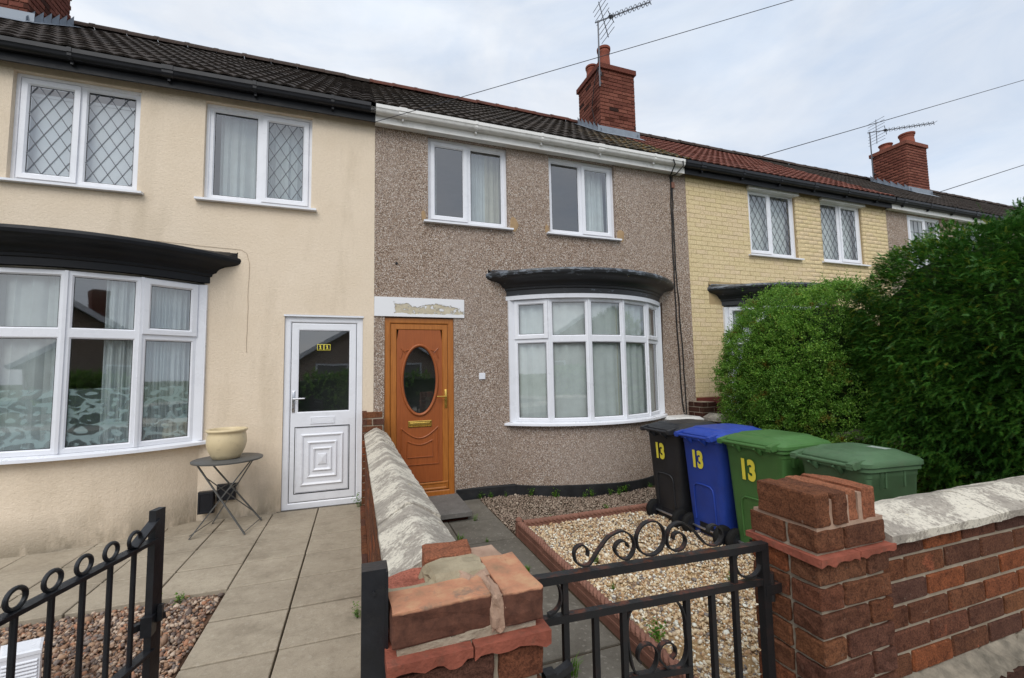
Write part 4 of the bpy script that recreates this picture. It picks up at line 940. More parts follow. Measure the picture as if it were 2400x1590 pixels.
f = MB(); f.box(-.135, -.10, -4.2, -.1, -.12, -.02); f.build('footing', MORTAR, PW)
for k in range(17): link('footing_brick', brick_me(BRICK, .215, .055, .045, k % 3), None, PW, Vector((-.118, -.42-.227*k, .018))-wloc(PW), (0, 0, PI/2+random.uniform(-.02, .02)))
ny = 7; y0, y1 = -.30, -4.22
for k in range(ny):
    a, b = y0+(y1-y0)*k/ny, y0+(y1-y0)*(k+1)/ny; zz = lambda y: .882+.092*(y0-y)/(y0-y1); m = MB(); dz = random.uniform(-.006, .006)
    coping_piece(m, (.015, a-.003, zz(a)+dz), (.017, b+.003, zz(b)+dz), .120, .072, .045); m.build('coping_stone', COPING, PW, smooth=True, sharp=50)
STB = MB(); STB.box(-.118, .098, -.272, -.012, -.15, 1.035); STB.build('end_pillar_core', MORTAR, PW)
brickwork(PW, FR((-.126, -.28, 0)), 0, .232, -.1, 1.06, BRICK, J=.012, D=.05)
brickwork(PW, FR((-.126, 0, 0), (0, -1, 0), (-1, 0, 0)), 0, .28, -.1, 1.06, BRICK, J=.012, D=.05)
# left pier
def loose_brick(parent, mat, c, size, rot=(0, 0, 0), bev=.004, jit=.003, name='brick', var=0):
    key = (mat.name,)+tuple(round(s, 3) for s in size)+(var, 'loose')
    if key not in BCACHE:
        bm = bmesh.new(); bmesh.ops.create_cube(bm, size=1)
        for v in bm.verts: v.co = Vector((v.co.x*size[0], v.co.y*size[1], v.co.z*size[2]))
        bmesh.ops.bevel(bm, geom=list(bm.edges), offset=bev, segments=2, affect='EDGES', profile=.6)
        bmesh.ops.subdivide_edges(bm, edges=[e for e in bm.edges if e.calc_length() > .03], cuts=2, use_grid_fill=True)
        for v in bm.verts: v.co += v.normal*(mnoise.noise(v.co*30+Vector((var*7, size[0]*90, 0)))*jit*.9+mnoise.noise(v.co*140+Vector((var*7, size[0]*90, 0)))*jit*.8)
        me = bpy.data.meshes.new(name); bm.to_mesh(me); bm.free(); me.materials.append(mat); BCACHE[key] = me
    return link(name, BCACHE[key], None, parent, Vector(c)-wloc(parent), rot)
LP = thing('gate_pier', (.045, -4.39, ZP), 'broken-topped brick gate pier in the centre foreground', 'gate pier', 'brick gate piers')
c = MB(); c.box(-.108, .198, -4.537, -4.23, -.18, .915); c.build('pier_core', MORTAR, LP)
H_, J_ = .066, .012
def pier_courses(T, x0, x1, yf, yb, ztop, n, mats):
    z = ztop
    for k in range(n):
        zc = z-H_/2; w = x1-x0; a = .215 if k % 2 == 0 else w-.215-J_
        for (p, q) in ((x0, x0+a), (x0+a+J_, x1)): loose_brick(T, random.choice(mats), ((p+q)/2, yf+.05, zc), (round(q-p, 3), .10, H_), (0, 0, random.uniform(-.008, .008)), .005, .0045, var=k % 3)
        d = yb-yf; a2 = min(d-.1-J_-.0, .215)
        for xx in (x0+.05, x1-.05): loose_brick(T, random.choice(mats), (xx, yf+.1+J_+(d-.1-J_)/2, zc), (.10, round(d-.1-J_, 3), H_), (0, 0, 0), .005, .0045, var=k % 3)
        z -= H_+J_
    return z
pier_courses(LP, -.12, .21, -4.55, -4.22, .868, 8, [BRICK, BRICK, BRICK, WORN])
# creasing tiles with a broken lower edge
def crease(T, x0, x1, yf, yb, z, n, seed=1, th=.02):
    rr = random.Random(seed); w = (x1-x0)/n
    for k in range(n):
        m = MB(); a, b = x0+w*k+.002, x0+w*(k+1)-.002; N = 14
        fr_top = [(a+(b-a)*i/N, yf, z+th) for i in range(N+1)]; drop = [max(0, mnoise.noise(Vector((i*.42+seed*9+k*5, .3, .7)))*.9+.25)*.022*rr.uniform(.7, 1.1) for i in range(N+1)]
        fr_bot = [(a+(b-a)*i/N, yf+.002, z-drop[i]) for i in range(N+1)]; fr_in = [(p[0], yf+.022, p[2]) for p in fr_bot]; bk = [(p[0], yb, z+th) for p in fr_top]; bkb = [(p[0], yb, z) for p in fr_top]
        m.loft([bk, fr_top, fr_bot, fr_in, bkb], closed=False)
        m.add([bk[0], fr_top[0], fr_bot[0], fr_in[0], bkb[0]], [(0, 1, 2, 3, 4)]); m.add([bk[-1], fr_top[-1], fr_bot[-1], fr_in[-1], bkb[-1]], [(0, 1, 2, 3, 4)])
        m.build('creasing_tile', CRTILE, T)
crease(LP, -.132, .226, -4.566, -4.21, .882, 2, 3)
m = MB(); m.box(-.10, .195, -4.528, -4.23, .902, .917); m.build('bed_mortar', MORTAR, LP)
TOPB = m_brick('two_tone_brick', [S(116, 66, 48), S(108, 60, 46)], .4, S(74, 44, 36), S(190, 120, 88), .6)
def toptone():  # brick colour paler at the top, darker down the sides
    t = MT('pale_top_brick', .9, .2); nz = t.sep(t.n('NewGeometry').outputs['Normal'])[2]
    side = t.ramp(t.noise(40, 6, .7), [(.3, S(70, 46, 38)), (.7, S(106, 70, 56))]); top = t.ramp(t.noise(13, 6, .65), [(.28, S(142, 114, 90)), (.5, S(178, 126, 98)), (.72, S(190, 154, 118))])
    top = t.mix(t.mr(t.noise(19, 7, .7), .56, .66, 0, .7), top, S(120, 106, 92)); z = t.sep(t.wco())[2]
    t.col(t.mix(t.mr(t.math('ADD', z, t.math('MULTIPLY', t.noise(60, 4), .006)), .986, .990), side, top)); t.bump(t.noise(120, 5, .7), .5, .004); return t.m
TT = toptone()
loose_brick(LP, TT, (-.0125, -4.4875, .9525), (.215, .102, .073), (0, 0, .03), .006, .005)
loose_brick(LP, TT, (.166, -4.443, .953), (.094, .21, .073), (0, 0, .0), .006, .005)
loose_brick(LP, REDBREAK, (-.058, -4.372, .938), (.122, .128, .066), (.04, -.10, .06), .012, .010)
loose_brick(LP, WORN, (.045, -4.277, .968), (.125, .10, .064), (.02, .0, -.06), .008, .006, var=2)
LIME = m_mortar('lime_mortar', S(134, 122, 100), S(168, 156, 132))
loose_brick(LP, PMORT, (.1065, -4.482, .950), (.028, .126, .080), (0, .04, 0), .009, .012, name='joint_mortar')
loose_brick(LP, LIME, (.045, -4.378, .962), (.150, .10, .072), (0.03, .0, .12), .014, .014, name='mortar_lump')
loose_brick(LP, PMORT, (.085, -4.405, .957), (.085, .09, .072), (0.05, .1, .3), .014, .014, name='mortar_lump', var=1)
loose_brick(LP, PMORT, (.13, -4.29, .938), (.15, .14, .066), (0.0, .04, .1), .014, .012, name='mortar_lump', var=3)
loose_brick(LP, LIME, (-.02, -4.428, .955), (.20, .03, .060), (0.0, .02, .03), .009, .010, name='mortar_lump', var=4)
m = MB(); m.box(-.1, .19, -4.43, -4.235, .90, .93); m.build('bed_mortar', MORTAR, LP)
for (x, w) in ((-.05, .11), (.06, .10), (.155, .09)): loose_brick(LP, MORTAR, (x, -4.47, .911), (w, .135, .022), (0, 0, 0), .006, .007, name='bed_mortar', var=int(x*100))
# right pier
RP = thing('gate_pier', (1.32, -4.38, ZP), 'brick gate pier with a brick-on-edge top, right of the iron gate', 'gate pier', 'brick gate piers')
c = MB(); c.box(1.17, 1.47, -4.488, -4.27, -.18, .975); c.build('pier_core', MORTAR, RP)
z = pier_courses(RP, 1.157, 1.485, -4.50, -4.255, .866, 8, [BRICK])
crease(RP, 1.145, 1.50, -4.518, -4.24, .870, 2, 5, .018)
m = MB(); m.box(1.165, 1.475, -4.49, -4.265, .886, .897); m.build('bed_mortar', MORTAR, RP)
for (p, q, mt) in ((1.157, 1.277, BRICK), (1.289, 1.478, BRICK)): loose_brick(RP, mt, ((p+q)/2, -4.45, .930), (round(q-p, 3), .10, .068), (0, 0, random.uniform(-.01, .01)), .008, .004)
loose_brick(RP, BRICK, (1.207, -4.32, .930), (.10, .13, .068), jit=.004); loose_brick(RP, WORN, (1.42, -4.32, .930), (.11, .13, .068), jit=.004)
m = MB(); m.box(1.164, 1.474, -4.496, -4.265, .962, .976); m.build('bed_mortar', PMORT, RP)
for (x, w, h, mt, j, yy) in ((1.190, .066, .104, BRICK, .003, -4.395), (1.268, .060, .100, BRICK, .004, -4.40), (1.338, .052, .098, WORN, .007, -4.385), (1.409, .062, .103, WORN, .007, -4.392)):
    loose_brick(RP, mt, (x, yy, .974+h/2), (w, .212, h), (random.uniform(-.01, .01), random.uniform(-.02, .02), 0), .007, j, var=int(x*100) % 5)
for x, hh in ((1.228, .082), (1.304, .088), (1.372, .09)): m = MB(); m.box(x-.011, x+.011, -4.495, -4.29, .972, .972+hh); m.build('joint_mortar', PMORT, RP)
# front wall
FW_ = thing('front_wall', (2.6, -4.42, -.03), 'red brick front wall with lichened coping at the lower right', 'garden wall')
c = MB(); c.box(1.486, 4.7, -4.466, -4.30, -.15, .885); c.build('wall_core', MORTAR, FW_)
brickwork(FW_, FR((1.486, -4.475, 0)), 0, 3.2, .885-.078*12+.012, .885+.012, BRICK, J=.012, off0=-.10, limit=250, jit=.0025)
for k in range(5):
    a, b = 1.488+.64*k, 1.488+.64*(k+1); m = MB(); coping_piece(m, (a+.002, -4.375, .958), (b-.002, -4.375, .957), .135, .05, .028, .003, 12); m.build('coping_stone', COPING, FW_, smooth=True, sharp=50)
lg = MB(); N = 130; Lp = []
for i in range(N+1):
    x = 1.50+3.2*i/N; r = lambda s=.006: random.uniform(-s, s)
    Lp.append([(x, -4.47, .428+r()), (x, -4.485+r(.006), .42+r(.012)), (x, -4.505+r(.008), .402+r(.012)), (x, -4.532+r(), .386+r(.01)), (x, -4.535+r(), .37+r())])
lg.loft(Lp, closed=False); lg.build('mortar_ledge', m_mortar('mossy_cement', S(84, 80, 72), S(158, 148, 132)), FW_, smooth=True)
c = MB(); c.box(1.50, 4.7, -4.525, -4.47, -.15, .37); c.build('plinth_core', MORTAR, FW_)
brickwork(FW_, FR((1.50, -4.535, 0)), 0, 3.2, .37-.078*5+.012, .37+.012, DARKBR, J=.012, limit=100, off0=-.05)
# boundary wall towards the next house
BW = thing('boundary_wall', (4.75, -2.2, ZP), 'dark brick boundary wall under the hedge, behind the bins', 'garden wall')
c = MB(); c.box(4.66, 4.86, -4.28, -.02, -.18, .74); c.build('wall_core', MORTAR, BW)
brickwork(BW, FR((4.65, -.02, 0), (0, -1, 0), (-1, 0, 0)), .26, 4.25, -.13, .74, DARKBR, D=.06, limit=220)
brickwork(BW, FR((4.64, -.30, 0)), 0, .26, -.1, 1.0, DARKBR, D=.05); brickwork(BW, FR((4.64, -.01, 0), (0, -1, 0), (-1, 0, 0)), 0, .29, -.1, 1.0, DARKBR, D=.05)
c = MB(); c.box(4.648, 4.89, -.292, -.01, -.1, .98); c.build('pillar_core', MORTAR, BW)
for k in range(6): m = MB(); coping_piece(m, (4.76, -.32-.66*k, .83), (4.76, -.97-.66*k, .83), .14, .06, .04); m.build('coping_stone', COPING, BW, smooth=True, sharp=50)
SCL = [(0.436, 0.948), (0.438, 0.963), (0.421, 0.981), (0.4, 0.975), (0.394, 0.958), (0.401, 0.935), (0.417, 0.925), (0.442, 0.925), (0.472, 0.958), (0.503, 0.988), (0.534, 1.0), (0.557, 1.001), (0.584, 0.984), (0.595, 0.959), (0.589, 0.937), (0.573, 0.921), (0.55, 0.923), (0.532, 0.94), (0.527, 0.956), (0.537, 0.97), (0.552, 0.974), (0.567, 0.966), (0.572, 0.954)]
SCR = [(0.736, 0.952), (0.74, 0.967), (0.759, 0.97), (0.778, 0.957), (0.782, 0.939), (0.769, 0.921), (0.743, 0.917), (0.722, 0.928), (0.712, 0.952), (0.722, 0.984), (0.743, 0.997), (0.769, 0.998), (0.798, 0.984), (0.823, 0.96), (0.848, 0.932), (0.869, 0.916), (0.896, 0.911), (0.917, 0.92), (0.927, 0.94), (0.921, 0.961), (0.9, 0.974), (0.879, 0.97), (0.873, 0.956)]
LYL = [(0.588, 0.786), (0.566, 0.764), (0.559, 0.731), (0.561, 0.684), (0.567, 0.642), (0.578, 0.605), (0.6, 0.584), (0.631, 0.585), (0.653, 0.604), (0.661, 0.634), (0.65, 0.655), (0.631, 0.667), (0.608, 0.667), (0.594, 0.652), (0.593, 0.633), (0.6, 0.621)]
LYR = [(0.729, 0.778), (0.753, 0.751), (0.766, 0.715), (0.768, 0.672), (0.77, 0.633), (0.761, 0.599), (0.74, 0.579), (0.711, 0.576), (0.684, 0.594), (0.666, 0.623), (0.671, 0.648), (0.688, 0.658), (0.707, 0.655), (0.724, 0.639), (0.725, 0.62), (0.711, 0.608)]
ACL = [(0.312, 0.907), (0.339, 0.888), (0.349, 0.862), (0.347, 0.836), (0.333, 0.818), (0.31, 0.811)]
ACR = [(0.986, 0.875), (0.976, 0.848), (0.987, 0.812), (1.018, 0.791), (1.057, 0.793), (1.083, 0.817), (1.086, 0.856), (1.069, 0.88)]
# ------------------------------------------------------------ gates and post
def spline(P, n=5):
    P = [Vector(p) for p in P]; out = []
    for i in range(len(P)-1):
        p0, p1, p2, p3 = P[max(i-1, 0)], P[i], P[i+1], P[min(i+2, len(P)-1)]
        for k in range(n):
            t = k/n; out.append(.5*((2*p1)+(p2-p0)*t+(2*p0-5*p1+4*p2-p3)*t*t+(3*p1-p0-3*p2+p3)*t**3))
    out.append(P[-1]); return out
GY = -4.35
G = thing('iron_gate', (.67, GY, ZP), 'rusty black wrought iron gate with scrolled top between brick piers', 'gate')
rz_ = lambda x: .917-.026*(x-.24)/.86
m = MB(); m.bar((.245, GY, rz_(.245)-.011), (1.105, GY, rz_(1.105)-.011), .03, .022); m.build('top_rail', IRON, G)
m = MB(); m.bar((.245, GY, .798), (1.09, GY, .768), .022, .020); m.build('middle_rail', IRON, G)
m = MB(); m.bar((.245, GY, .02), (1.09, GY, .0), .03, .025); m.build('bottom_rail', IRON, G)
m = MB(); m.bar((.548, GY, .588), (.78, GY, .565), .02, .018); m.build('short_rail', IRON, G)
for x in (.245, 1.097): m = MB(); m.bar((x, GY, -.03), (x, GY, rz_(x)), .03, .026, (0, 1, 0)); m.build('stile', IRON, G)
for x, zt in ((.362, .9), (.456, .79), (.549, .787), (.776, .778), (.875, .774), (.970, .878)): m = MB(); m.bar((x, GY, .01), (x+.000, GY, zt), .0165, .0165, (0, 1, 0)); m.build('bar', IRON, G)
for nm, pts in (('scroll', SCL), ('scroll', SCR), ('lyre_scroll', LYL), ('lyre_scroll', LYR), ('corner_ring', ACL), ('corner_ring', ACR)):
    m = MB(); m.ribbon(spline([(x, GY, z) for x, z in pts]), .0155, .005, (0, 1, 0)); m.build(nm, IRON, G, smooth=True, sharp=50)
m = MB(); m.ribbon([(.6535+.051*math.cos(a), GY, .9675+.050*math.sin(a)) for a in np.linspace(0, 2*PI, 40)], .0155, .005, (0, 1, 0)); m.build('ring', IRON, G, smooth=True, sharp=50)
m = MB(); m.bar((.36, GY-.03, .688), (.30, GY-.04, .672), .022, .018); m.bar((.30, GY-.04, .672), (.283, GY-.05, .69), .022, .018); m.bar((.287, GY-.05, .60), (.287, GY-.05, .70), .03, .03, (0, 1, 0)); m.build('latch', IRON2, G)
for z in (.74, .12): m = MB(); m.bar((1.09, GY, z), (1.16, GY, z), .03, .03); m.tube([(1.125, GY, z-.04), (1.125, GY, z+.05)], .013, 8); m.build('hinge', IRON, G)
m = MB(); m.bar((.213, GY-.03, .57), (.26, GY-.03, .57), .03, .05); m.build('latch_keep', IRON2, LP)
# open gate of the cream house
ga, gb = Vector((-.815, -3.73, 0)), Vector((-.928, -4.169, 0)); gt = (gb-ga).normalized()
G2 = thing('iron_gate', (-.81, -3.73, 0), 'open black iron gate topped with rings at the lower left', 'gate'); gp = lambda s, z, o=0.: ga+gt*s+Vector((-gt.y, gt.x, 0))*o+Vector((0, 0, z))
m = MB(); m.bar(gp(-.026, .06), gp(-.026, 1.046), .044, .022, Vector((-gt.y, gt.x, 0))); m.build('stile', IRON2, G2)
for z in (.95, .604, .12): m = MB(); m.bar(gp(-.02, z), gp(.80, z), .032, .011); m.build('rail', IRON2, G2)
m = MB(); m.bar(gp(-.02, 1.015), gp(.075, .958), .03, .008); m.build('brace', IRON2, G2)
for k in range(9):
    s = .068+.0885*k; m = MB(); m.tube([gp(s, .13), gp(s, .95)], .0073, 10); m.build('bar', IRON2, G2, smooth=True)
    m = MB(); m.tube([gp(s+.023*math.cos(a), .981+.023*math.sin(a)) for a in np.linspace(0, 2*PI, 20)[:-1]], .0056, 8, closed=True); m.build('ring', IRON2, G2, smooth=True)
m = MB(); m.bar(gp(.02, .69, -.03), gp(-.05, .70, .02), .02, .02); m.bar(gp(-.03, .69, .02), gp(-.03, .74, .02), .014, .014, (1, 0, 0)); m.bar(gp(-.01, .66, .0), gp(-.01, .72, .0), .05, .03, (1, 0, 0)); m.build('latch', IRON2, G2)
m = MB(); m.bar(gp(.80, .06), gp(.80, 1.0), .04, .04, (0, 1, 0)); m.build('hinge_stile', IRON2, G2)
m = MB(); m.box(-1.10, -1.03, -4.56, -4.48, -.1, 1.08); tag(m.build('gate_post', IRON2, None, loc=(-1.06, -4.52, -.1)), 'black hinge post of the open ringed gate, just outside the left edge', 'gate post')
m = MB(); m.box(-.177, -.127, -4.50, -4.455, -.1, 1.064); m.box(-.1275, -.123, -4.503, -4.44, -.1, 1.058); m.tube([(-.152, -4.505, 1.018), (-.152, -4.497, 1.018)], .004, 8)
tag(m.build('gate_post', IRON2, None, loc=(-.15, -4.48, -.1)), 'flat black metal gate post against the broken-topped pier', 'gate post')

# ------------------------------------------------------------ wheelie bins
def rrect(hx0, hx1, hy, r, z, n=5):
    pts = []
    for cx, cy, a0 in ((hx1-r, hy-r, 0), (hx0+r, hy-r, PI/2), (hx0+r, -hy+r, PI), (hx1-r, -hy+r, 1.5*PI)):
        for k in range(n+1): a = a0+PI/2*k/n; pts.append((cx+r*math.cos(a), cy+r*math.sin(a), z))
    return pts
def wheelie_bin(loc, rz, label, mat, w=.24, d=.27, h=.93, num=True, lidmat=None, txt=.205, sticker=False, zs=1.):
    """local: wheels, handle and number on the -x side; w = half width, d = half depth"""
    T = thing('wheelie_bin', loc, label, 'bin', 'wheelie bins of number 13', rz); lidmat = lidmat or mat
    xb, xt = -d*.86, -d*1.02
    b = MB(); b.loft([rrect(xb, d*.80, w*.80, .05, .05), rrect(xb-.004, d*.82, w*.82, .05, .10), rrect(xt, d*1.0, w*.97, .05, h-.07), rrect(xt-.002, d*1.02, w*.985, .05, h-.065), rrect(xt-.003, d*1.02, w*.99, .05, h-.03), rrect(xt-.02, d*1.10, w*1.05, .055, h-.025), rrect(xt-.02, d*1.10, w*1.05, .055, h)], True, False); b.build('body', mat, T, smooth=True, local=True, sharp=35)
    # lid: rim, sloping sides, raised panel
    l = MB(); l.loft([rrect(xt-.03, d*1.16, w*1.09, .06, h+.004), rrect(xt-.03, d*1.16, w*1.09, .06, h+.028), rrect(xt-.02, d*1.13, w*1.06, .07, h+.042), rrect(xt+.035, d*.95, w*.86, .08, h+.066), rrect(xt+.06, d*.90, w*.80, .07, h+.070)], True, False)
    l.loft([rrect(xt+.06, d*.90, w*.80, .07, h+.070), rrect(xt+.075, d*.80, w*.70, .06, h+.084), rrect(xt+.10, d*.72, w*.62, .05, h+.086)], False, True)
    l.build('lid', lidmat, T, smooth=True, local=True, sharp=30)
    # handle bar with hinge ears
    hb = MB(); xh = xt-.075; zh = h+.012
    hb.tube([(xh, -w*.80, zh), (xh, w*.80, zh)], .0135, 10)
    for y in (-.36, .36): hb.bar((xh, y*w, zh-.004), (xt-.005, y*w, zh-.06), .014, .045, (0, 0, 1))
    hb.build('handle', mat, T, smooth=True, local=True)
    for sg in (-1, 1):
        e = MB(); yy = sg*w*.84; e.loft([[(xh-.018, yy+o, zh-.02), (xh-.018, yy+o, zh+.018), (xt-.0, yy+o, h+.05), (xt+.05, yy+o, h+.05), (xt+.02, yy+o, h-.0)] for o in (-.02, .02)], True, True); e.tube([(xh, yy-.026, zh), (xh, yy+.026, zh)], .019, 12)
        e.build('hinge_ear', lidmat, T, smooth=True, local=True, sharp=40)
    for sg in (-1, 1):
        g = MB(); g.loft([[(xx, sg*w*a, zz) for a in (.90, 1.04)] for xx, zz in ((xt+.10, h-.03), (xt+.10, h-.13))], closed=False); g.bar((d*.35, sg*w*.97, h-.03), (d*.35, sg*w*.955, h-.13), .012, .02); g.bar((-d*.35, sg*w*.97, h-.03), (-d*.35, sg*w*.955, h-.13), .012, .02); g.build('rib', mat, T, local=True)
    # arch moulding and black box for the shaded axle recess on the wheel side
    sl = (xt-xb)/(h-.15); face = lambda z: xb-.006+(z-.10)*sl-.001
    a = MB(); aw = w*.50; pts = [(-aw, .17), (-aw, .42), (-aw*.92, .47), (-aw*.7, .495), (0, .50), (aw*.7, .495), (aw*.92, .47), (aw, .42), (aw, .17)]; a.tube([(face(z), y, z) for y, z in pts], .007, 6); a.build('arch_moulding', mat, T, smooth=True, local=True)
    r = MB(); r.obox(FR((0, 0, 0), (0, -1, 0), (-1, 0, 0)), -w*.34, w*.34, -face(.1)-.03, -face(.1)+.003, .06, .155); r.build('axle_recess_shade', BPLAST, T, local=True)
    ax = MB(); ax.tube([(xb-.015, -w*.86, .10), (xb-.015, w*.86, .10)], .010, 8); ax.build('axle', CHROME, T, local=True)
    for sg in (-1, 1):
        c = (xb-.02, sg*w*.80, .10); k = MB()
        prof = [(.03, -.026), (.088, -.026), (.097, -.016), (.10, 0), (.097, .016), (.088, .026), (.03, .026)]; n = 28
        k.loft([[(c[0]+rr*math.cos(2*PI*j/n), c[1]+yy, c[2]+rr*math.sin(2*PI*j/n)) for j in range(n)] for rr, yy in prof], False, False); Wk = k.build('wheel', RUBBER, T, smooth=True, local=True, sharp=50)
        u = MB(); u.loft([[(c[0]+rr*math.cos(2*PI*j/16), c[1]+yy, c[2]+rr*math.sin(2*PI*j/16)) for j in range(16)] for rr, yy in ((.06, -.028), (.05, -.02), (.022, -.03), (.022, .03), (.05, .02), (.06, .028))], True, True); u.build('hub', BPLAST, Wk, smooth=True, local=True)
    if num:
        zt = h-.21; ang = math.atan2(xt-xb, h-.15)
        text_mesh('number', '13', txt, YELLOW, T, (face(zt)-.0035, w*.16, zt), (PI/2-ang*1.0, 0, -PI/2), .0006, .0115*txt/.225, .72)
    if sticker:
        s = MB(); s.box(d*.35, d*.60, -w*.55, -w*.05, h+.0866, h+.088); s.build('sticker', PAPER, T, local=True)
    return T
GZ = -.075
wheelie_bin((3.045, -1.74, GZ), .03, 'black wheelie bin numbered 13 nearest the bow window', BLACKP, .235, .29, .925)
wheelie_bin((3.07, -2.24, GZ), .02, 'blue wheelie bin numbered 13 in the row', BLUEP, .235, .29, .925)
wheelie_bin((3.075, -2.76, GZ), .0, 'bright green wheelie bin numbered 13', GREENP, .28, .245, .925, txt=.22)
wheelie_bin((3.085, -3.39, GZ-.02), -.10, 'faded green wheelie bin without a number, behind the right pier', GREEN2, .245, .225, .925, num=False, sticker=True)

# ------------------------------------------------------------ small things at the cream house
T = thing('bistro_table', (-1.37, -.43, 0), 'grey round folding metal table beside the white door', 'table')
m = MB(); m.lathe((-1.38, -.43, .665), [(.285, 0), (.302, .003), (.304, .016), (.298, .02), (.0, .021)], 48); m.build('table_top', ZINC, T, smooth=True, sharp=40)
feet = [(-1.627, -.609), (-1.558, -.173), (-1.169, -.663), (-1.104, -.258)]
tops = {(0): (-1.16, -.56), 1: (-1.17, -.30), 2: (-1.60, -.56), 3: (-1.58, -.30)}
for k, f in enumerate(feet): m = MB(); m.bar((f[0], f[1], .004), (tops[k][0], tops[k][1], .662), .010, .022, (0, 1, 0)); m.build('leg', ZINC, T)
for a, b in ((0, 1), (2, 3)): m = MB(); m.tube([(feet[a][0], feet[a][1], .03), (feet[b][0], feet[b][1], .03)], .004, 6); m.build('stretcher', ZINC, T)
m = MB(); mid = lambda k, t: Vector((feet[k][0], feet[k][1], 0)).lerp(Vector((tops[k][0], tops[k][1], .662)), t); m.tube([mid(0, .62), mid(1, .62)], .005, 6); m.tube([mid(2, .62), mid(3, .62)], .005, 6); m.tube([mid(2, .82), mid(3, .16)], .005, 6); m.build('brace', ZINC, T)
m = MB(); m.lathe((-1.395, -.43, .686), [(.095, 0), (.115, .004), (.135, .04), (.158, .09), (.170, .14), (.172, .18), (.166, .225), (.160, .25), (.165, .258), (.176, .266), (.179, .276), (.174, .286), (.160, .288), (.150, .28), (.150, .24), (.152, .15), (.12, .05), (.0, .03)], 56)
tag(m.build('plant_pot', POT, None, loc=(-1.395, -.43, .686), smooth=True, sharp=60), 'empty cream glazed plant pot standing on the round table', 'plant pot')
def vent(x0, x1, z0, z1, lab, y=0.):
    m = MB(); fr = FR((0, y, 0)); m.rect(fr, x0, x1, z0, z1, [(0, -.02), (0, .04), (.006, .05), (.02, .052), (.024, .046)], cap=True)
    tag(m.build('wall_vent_box', BPLAST, None, loc=((x0+x1)/2, y, z0)), lab, 'vent box')
vent(-1.715, -1.575, .085, .305, 'lower black box on the cream wall behind the folding table', -.06); vent(-1.565, -1.396, .185, .355, 'upper black box on the cream wall behind the folding table')
# white louvred box in the pebbles
T = thing('louvred_box', (-1.64, -2.74, -.03), 'white louvred plastic box standing in the brown gravel', 'vent box', rz=.0)
bx = [Vector((-1.675, -2.81, 0)), Vector((-1.543, -2.79, 0)), Vector((-1.596, -2.67, 0)), Vector((-1.735, -2.69, 0))]
cc = sum(bx, Vector())/4; m = MB()
m.loft([[p+Vector((0, 0, -.05)) for p in bx], [p+Vector((0, 0, .232)) for p in bx], [cc+(p-cc)*1.04+Vector((0, 0, .234)) for p in bx], [cc+(p-cc)*1.04+Vector((0, 0, .250)) for p in bx], [cc+(p-cc)*.9+Vector((0, 0, .254)) for p in bx]], True, True); m.build('case', UPVC, T)
u = (bx[1]-bx[0]); L = u.length; u.normalize(); fr = FR(bx[0], u, Vector((u.y, -u.x, 0)))
for k in range(16):
    m = MB(); z = .215-.0155*k; m.loft([[fr(a, .001, z), fr(a, .006, z-.004), fr(a, .007, z-.008), fr(a, .001, z-.009)] for a in (.008, L-.008)], True, True); m.build('louvre', UPVC, T)
link('stone', brick_me(SLABB, .16, .04, .22, 1), None, None, (-1.40, -2.85, -.005), (0, 0, .1)); st = bpy.data.objects[-1] if False else [o for o in COL.objects if o.name.startswith('stone')][0]; tag(st, 'flat dark stone in the gravel beside the white louvred box', 'stone')
# white meter box behind the black bin
T = thing('meter_box', (4.33, -.2, ZP), 'white plastic meter box at the wall foot behind the black bin', 'meter box'); m = MB()
m.loft([[(x, y, z) for x, y in ((4.1-d, -.36-d), (4.58+d, -.36-d), (4.58+d, -.01), (4.1-d, -.01))] for d, z in ((0, ZP), (0, .70), (.012, .705), (.012, .75), (-.03, .785))], True, True); m.build('case', UPVCW, T)
m = MB(); m.box(4.14, 4.54, -.37, -.358, .0, .66); m.build('door', UPVCW, T)

# ------------------------------------------------------------ cables
def cable(name, label, pts, r, mat, n=6, cat='cable', loc=None):
    m = MB(); m.tube(pts, r, n); return tag(m.build(name, mat, None, loc=loc or pts[0], smooth=True), label, cat, 'overhead wires' if cat == 'wire' else None)
def wob(x, zs, amp=.006, y=-.012): return [(x+random.uniform(-amp, amp)+dx, y, z) for dx, z in zs]
zs = np.linspace(4.56, .82, 26)
cable('wall_cable', 'left of two black cables hanging down the pebbledash', [(4.40, -.22, 4.72), (4.42, -.225, 4.64), (4.44, -.11, 4.55)]+[(4.50-.02*math.sin((4.56-z)*1.1)+.04*max(0, (1.4-z))+random.uniform(-.007, .007), -.014, z) for z in zs], .010, CABLE)
cable('wall_cable', 'right of two black cables, ending in a loop above the meter box', [(4.58, -.22, 4.72), (4.58, -.225, 4.64), (4.53, -.11, 4.55)]+[(4.525-.005*math.sin((4.56-z)*1.7)+.07*max(0, min(1, (3.0-z)/2))+random.uniform(-.007, .007), -.014, z) for z in zs]+[(4.58, -.02, .78), (4.55, -.02, .80)], .009, CABLE)
m = MB(); m.box(4.50, 4.555, -.035, 0, 4.36, 4.45); tag(m.build('junction_box', TERRA, None, loc=(4.53, 0, 4.4)), 'small brown cable box at the top of the pebbledash', 'junction box')
cable('down_cable', 'thin brown cable clipped beside the bow window frame', [(4.215, -.012, 2.5), (4.21, -.012, 2.2), (4.19, -.014, 1.6), (4.18, -.012, 1.2), (4.17, -.012, .8)], .012, BCABLE)
cable('wall_wire', 'thin brown wire running from the black hood down the cream wall', [(-2.2, -.004, 2.93), (-1.75, -.004, 2.905), (-1.42, -.004, 2.895), (-1.36, -.004, 2.86), (-1.33, -.004, 2.74)]+[(-1.335+random.uniform(-.006, .006), -.004, z) for z in np.linspace(2.6, 1.75, 8)], .0016, simple('painted_over_wire', S(150, 130, 106), .8, .2, .2, 9), 4)
